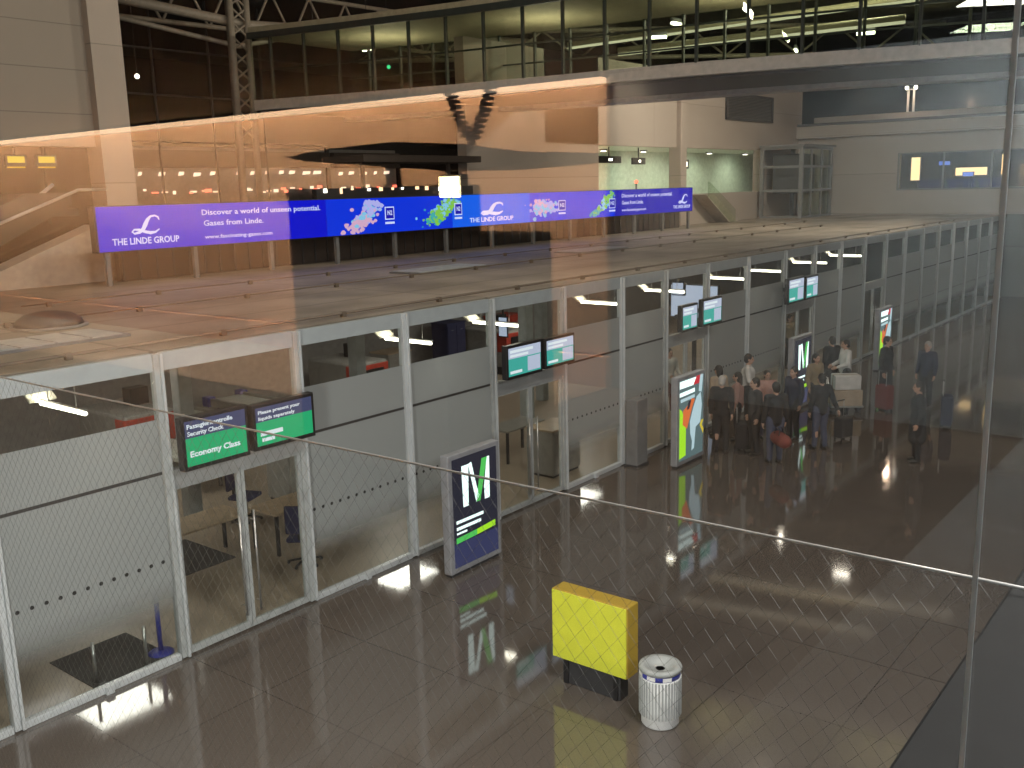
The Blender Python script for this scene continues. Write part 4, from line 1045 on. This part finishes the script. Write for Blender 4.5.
# roof trusses high up
def strut(name, pts, r, label, mt='truss'):
    o = tag(MB().tube(pts, r, 8).build(name, mt), label, 'beam', 'roof struts'); return o
strut('roof_beam', [(17.0, 30, 12.35), (23.0, 30, 12.0), (40, 30, 13.0)], .17, 'thick pale roof beam at top left above the lattice column')
strut('roof_beam', [(17.5, 31, 12.0), (23.3, 31, 11.4), (31, 26, 13.2)], .09, 'thin pale roof strut below the thick roof beam')
tw = empty('roof_truss', 'pale triangulated roof truss at the top left', 'truss', (24, 33, 12))
MB().tube([(19, 33, 12.3), (38, 33, 12.5)], .09, 8).build('lower_chord', 'truss', tw); MB().tube([(19, 33, 13.9), (38, 33, 14.1)], .09, 8).build('upper_chord', 'truss', tw)
b = MB()
for k in range(9):
    x = 19.5+k*2; b.tube([(x, 33, 12.3), (x+1, 33, 14)], .05, 6); b.tube([(x+1, 33, 14), (x+2, 33, 12.3)], .05, 6)
b.build('web', 'truss', tw)
tw = empty('roof_truss', 'dim long roof truss seen through the footbridge glass', 'truss', (40, 30, 12))
MB().tube([(34, 36, 12.2), (52, 14, 12.0)], .1, 8).build('lower_chord', 'truss', tw); MB().tube([(34, 36, 13.4), (52, 14, 13.4)], .1, 8).build('upper_chord', 'truss', tw)
b = MB()
for k in range(8):
    p = Vector((34, 36, 12.2)).lerp(Vector((52, 14, 12.0)), k/8); q = Vector((34, 36, 13.4)).lerp(Vector((52, 14, 13.4)), (k+.5)/8); r_ = Vector((34, 36, 12.2)).lerp(Vector((52, 14, 12.0)), (k+1)/8)
    b.tube([p, q], .05, 6); b.tube([q, r_], .05, 6)
b.build('web', 'truss', tw)
# high hall lamps whose images lie in the floor
hl = [(30.3, 24.5), (38.1, 28.4), (25.6, 29.5), (30.4, 31.6), (42.6, 14.6), (36.9, 21.2), (50.0, 25.5), (37.0, 30.2), (34.5, 19.0), (45.5, 18.8)]
hw = ['above the middle of the footbridge glass', 'far behind the footbridge, upper middle', 'left of the lattice column top', 'at the upper left of the footbridge glass', 'at the upper right through the footbridge glass', 'right of the middle of the footbridge glass', 'deep behind the right half of the footbridge', 'behind the footbridge over the banner middle', 'over the footbridge right of the orange wall edge', 'far right behind the footbridge mullions']
for k, (x, y) in enumerate(hl):
    t = empty('hall_lamp', 'bright tube lamp high '+hw[k], 'lamp', (x, y, 12.0), 'high hall lamps')
    a = Vector((math.cos(k*.35+.3), math.sin(k*.35+.3), 0))*.36; p = Vector((x, y, 12.0))
    MB().tube([p-a, p+a], .07, 8).build('tube', 'tube_hot', t); MB().tube([p-a*1.05+Vector((0, 0, .12)), p+a*1.05+Vector((0, 0, .12))], .09, 6).build('housing', 'midgrey', t)
    MB().tube([p+Vector((0, 0, .12)), (x, y, 15)], .012, 5).build('hanger', 'dark', t)
    l = bpy.data.lights.new('hall_tube', 'AREA'); l.shape = 'RECTANGLE'; l.size = .7; l.size_y = .14; l.energy = 10; l.color = (1, .88, .72)
    lo = bpy.data.objects.new('hall_tube', l); C.objects.link(lo); lo.location = (x, y, 11.9); lo.rotation_euler = (0, 0, k*.35+.3)
# warm strip lights on the underside of the roof beyond the bridge
for k, (p, q) in enumerate((((38, 26.5, 12.2), (44, 10, 13.3)), ((33.5, 21.0, 11.0), (36.0, 11.0, 11.3)))):
    t = empty('strip_light', ['long warm strip light through the footbridge at upper right', 'shorter warm strip light lower behind the footbridge glass'][k], 'lamp', p, 'warm strip lights')
    MB().tube([p, q], .07, 6).build('tube', 'tube_dim', t); MB().box(-.01, .01, -.01, .01, 0, .01).build('end_cap', 'midgrey', t).data.transform(Matrix.Translation(p)); MB().tube([Vector(p)+Vector((0, 0, .14)), Vector(q)+Vector((0, 0, .14))], .12, 6).build('housing', 'bridge_in', t)
for k, (x, y, z, mt) in enumerate(((21.2, 34.5, 10.5, 'led_white'), (33, 33, 11.6, 'led_green'), (22.2, 39, 11.2, 'led_green'))):
    t = empty('spot_lamp', ['small white spot in the dark glazing at upper left', 'small green lamp above the footbridge middle', 'small green lamp right of the lattice column'][k], 'lamp', (x, y, z)); MB().ball((x, y, z), .09).build('bulb', mt, t); MB().tube([(x, y, z+.07), (x, y, 15)], .015, 5).build('hanger', 'dark', t)
mb_ = empty('glazing_bars', 'dim steel bars of the dark night glazing at the upper left', 'glazing bars', (22, 40, 6))
for x in (18, 20.5, 23, 26, 29, 32): MB().tube([(x, 41, 5), (x, 41, 15)], .06, 6).build('mullion', 'dark', mb_)
for z in (8.5, 10.6, 12.6): MB().tube([(15, 41, z), (36, 41, z)], .05, 6).build('rail', 'dark', mb_)

# ------------------------------------------------------------------ gallery window in front of the eye, net, beam
WX = .6
def pane(n, y0, y1):
    o = MB().box(WX-.004, WX+.004, y0, y1, 3.95, 7.9).build('window_%d' % n, 'window'); return struct(o)
pane(2, .1265, 5.2)
pane(3, -3.2, .1235)
struct(MB().box(WX-.001, WX+.001, .1235, .1265, 3.95, 7.9).build('trim_6', 'seal'))
struct(MB().box(WX-.08, WX+.08, -3.2, 5.2, 3.85, 3.95, bev=.01).build('trim_7', 'dark'))
# steel end beam the net is tied to
eb = empty('steel_beam', 'dark steel beam at the lower right just outside the window', 'beam', (1.2, -.1, 5.3))
MB().box(.64, 2.2, -.6, .223, 5.08, 5.55, bev=.004).build('section', 'beam', eb)
bx('end_plate', 'beam', eb, .62, .64, -.62, .205, 5.05, 5.55)
# net with its edge cable
net = empty('safety_net', 'fine steel wire net hung from a cable outside the window', 'net', (1.24, 2.2, 3.9))
NX = 1.24
MB().tube([(NX, .20+5.0*k/24, 5.56-.03*math.sin(PI*k/24)*.35) for k in range(25)], .0024, 8).build('edge_cable', 'cable', net)
b = MB(); cw, ch = .034, .0205; r_ = .00034
ncol = int(4.9/cw)
for i in range(ncol):
    y0 = .22+i*cw; pts = []
    nrow = 80
    for j in range(nrow+1):
        s_ = 1 if j % 2 == 0 else -1
        pts.append((NX, y0+(cw/4)*s_, 5.555-j*ch))
    # each wire zigzags and meets both neighbours
    pts = [(p[0], y0+(cw/2)*(0 if k % 2 == 0 else 1), p[2]) for k, p in enumerate(pts)]
    b.tube(pts, r_, 3, False)
    pts2 = [(p[0], y0+(cw/2)*(2 if k % 2 == 0 else 1), p[2]) for k, p in enumerate(pts)]
    b.tube(pts2, r_, 3, False)
b.build('mesh', 'netw', net, recalc=False)
MB().tube([(NX, .2, 3.905), (NX, 5.15, 3.905)], .004, 6).build('lower_rope', 'cable', net)
for yy in (.3, 2.6, 5.0): MB().tube([(WX+.08, yy, 3.9), (NX, yy, 3.9)], .012, 8).build('stay_rod', 'steel', net)

# ------------------------------------------------------------------ gallery room behind the eye (seen only mirrored in the window)
GX = -7.3; GF = 3.95
slab('floor_gallery', 'gcarpet', -7.6, .5, 1.5, 23, GF-.15, GF)
slab('floor_gallery_stone', 'gstone', -7.6, .5, -6, 1.5, GF-.15, GF)
slab('floor_gallery_bounce', 'gbounce', GX, -5.2, 5.45, 22.8, GF, GF+.01)  # paler strip added so the mirrored orange glow reaches lower
slab('ceiling_gallery', 'gceil', -7.6, .5, -6, 23, 7.14, 7.3)
slab('wall_gallery_grey', 'ggrey', GX-.3, GX-.05, -6, 23, GF, 7.14)
slab('wall_gallery_end', 'gceil', -7.6, .5, 22.8, 23, GF, 7.14)
slab('wall_gallery_start', 'ggrey', -7.6, .5, -6.2, -6, GF, 7.14)
struct(MB().box(GX-.05, GX+.02, 5.45, 22.7, GF+.36, 7.035, bev=.01).build('wall_gallery_orange', 'gwall'))
struct(MB().box(GX-.05, GX+.06, 5.45, 22.7, GF, GF+.34, bev=.01).build('baseboard_gallery', 'gskirt'))
cv = empty('cove_light', 'long glowing orange light strip along the top of the reflected wall', 'lamp', (GX+.1, 14, 7.05))
bx('strip', 'gcove', cv, GX+.03, GX+.12, 5.45, 22.7, 7.04, 7.10)
bx('profile', 'midgrey', cv, GX-.02, GX+.14, 5.45, 22.7, 7.10, 7.138)
l = bpy.data.lights.new('cove_wash', 'AREA'); l.shape = 'RECTANGLE'; l.size = .06; l.size_y = 17.2; l.energy = 2700; l.color = (1, .74, .50)
lo = bpy.data.objects.new('cove_wash', l); C.objects.link(lo); lo.location = (GX+.24, 14.1, 7.03); lo.rotation_euler = (0, math.radians(12), 0)
# black kiosk with canopy and lit sign
KX = -3.8
kk = empty('kiosk', 'black kiosk with overhanging canopy mirrored in front of the orange wall', 'kiosk', (KX, 5.3, GF))
MB().box(KX-.5, KX, 4.62, 6.2, GF, 6.08, bev=.02).build('body', 'gdark', kk)
MB().prism([(3.56, 6.20), (4.4, 6.17), (5.8, 6.28), (6.05, 6.32), (5.6, 6.36), (4.9, 6.38), (4.3, 6.30), (3.6, 6.26)], lambda u, v, w_: (w_, u, v), KX-.6, KX+.1).build('canopy', 'gdark', kk)
for yy in (4.7, 5.3): bx('post', 'gdark', kk, KX-.35, KX-.25, yy-.03, yy+.03, 6.08, 6.24)
MB().box(KX-.45, KX-.05, 3.95, 4.62, GF, 5.75, bev=.02).build('side_counter', 'gbrown', kk)
ls = empty('lit_sign', 'small glowing yellow-white box sign above the middle of the banner', 'sign', (KX+.05, 4.45, 6.0))
MB().box(KX-.05, KX+.03, 4.34, 4.54, 5.98, 6.15, bev=.012).build('housing', 'gbrown', ls)
MB().box(KX+.03, KX+.05, 4.355, 4.525, 5.995, 6.135, bev=.004).build('face', 'gsign', ls)
bx('stem', 'gbrown', ls, KX-.02, KX+.0, 4.43, 4.45, 5.75, 5.98)
# hanging coiled cords forming a V
hc = empty('coiled_cord', 'dark coiled cords hanging in a V before the orange wall', 'cord', (-4.8, 5.1, 6.43))
for (ya, yb_) in ((5.40, 5.14), (4.83, 5.10)):
    pts = []
    for k in range(240):
        u = k/239; zc = 7.12+(6.43-7.12)*u; yc = ya+(yb_-ya)*(u**1.6); a = u*2*PI*17
        pts.append((-4.8+.045*math.cos(a), yc+.045*math.sin(a), zc))
    MB().tube(pts, .012, 5).build('coil', 'cord', hc)
MB().ball((-4.8, 5.12, 6.41), .035).build('clip', 'cord', hc)

# ------------------------------------------------------------------ lights of the hall and unseen fill lights
def area(name, loc, sx_, sy_, e, col, rot=(0, 0, 0)):
    l = bpy.data.lights.new(name, 'AREA'); l.shape = 'RECTANGLE'; l.size = sx_; l.size_y = sy_; l.energy = e; l.color = col
    o = bpy.data.objects.new(name, l); C.objects.link(o); o.location = loc; o.rotation_euler = rot; return o
WARM = (1, .90, .78)
area('hall_light', (5, -1.5, 13.5), 3, 3, 1350, (1, .93, .86))
area('hall_light', (13, -2, 13.5), 3, 3, 620, (1, .92, .84))
area('hall_light', (22, -2.5, 13.5), 3, 3, 240, (1, .82, .66))
area('hall_light', (34, -3, 13.5), 3, 3, 260, WARM)
area('hall_light', (45, -3, 13.5), 3, 3, 600, WARM)
for x, e in ((4, 540), (12, 60)):
    area('side_fill', (x, -5.6, 9.0), 1.5, .8, e, (.97, .98, 1), (math.radians(62), 0, 0))  # unseen fills without fixtures, added to brighten the partition
area('side_fill', (1.62, 5.8, 3.4), .5, 1.2, 420, (1, .97, .90), (0, math.radians(-75), 0))  # unseen fill added to brighten the front of the yellow box
for x, e in ((7, 420), (15, 380), (26, 950), (38, 1300)):
    area('roof_fill', (x, 11.3, 13.2), 2.0, .6, e, (1, .86, .68), (math.radians(48), 0, 0))  # unseen fills added to brighten the checkpoint roof and back walls
area('gallery_fill', (-6.2, 1.0, 7.1), .8, 2.6, 260, (.93, 1, 1), (0, math.radians(25), 0))  # unseen fill added to raise the grey veil mirrored in the pane
area('gallery_fill', (-1.2, 9.2, 7.1), 1.2, 1.2, 130, (1, .88, .74))  # unseen fill added to lift the dark kiosk and the mirrored haze
wd = bpy.data.worlds.new('world'); sc.world = wd; wd.use_nodes = True
wd.node_tree.nodes['Background'].inputs[0].default_value = (.9, .85, .8, 1)
wd.node_tree.nodes['Background'].inputs[1].default_value = .004
sc.cycles.transparent_max_bounces = 32
sc.view_settings.view_transform = 'Standard'; sc.view_settings.look = 'None'
sc.view_settings.exposure = 0; sc.view_settings.gamma = 1; sc.view_settings.use_curve_mapping = False
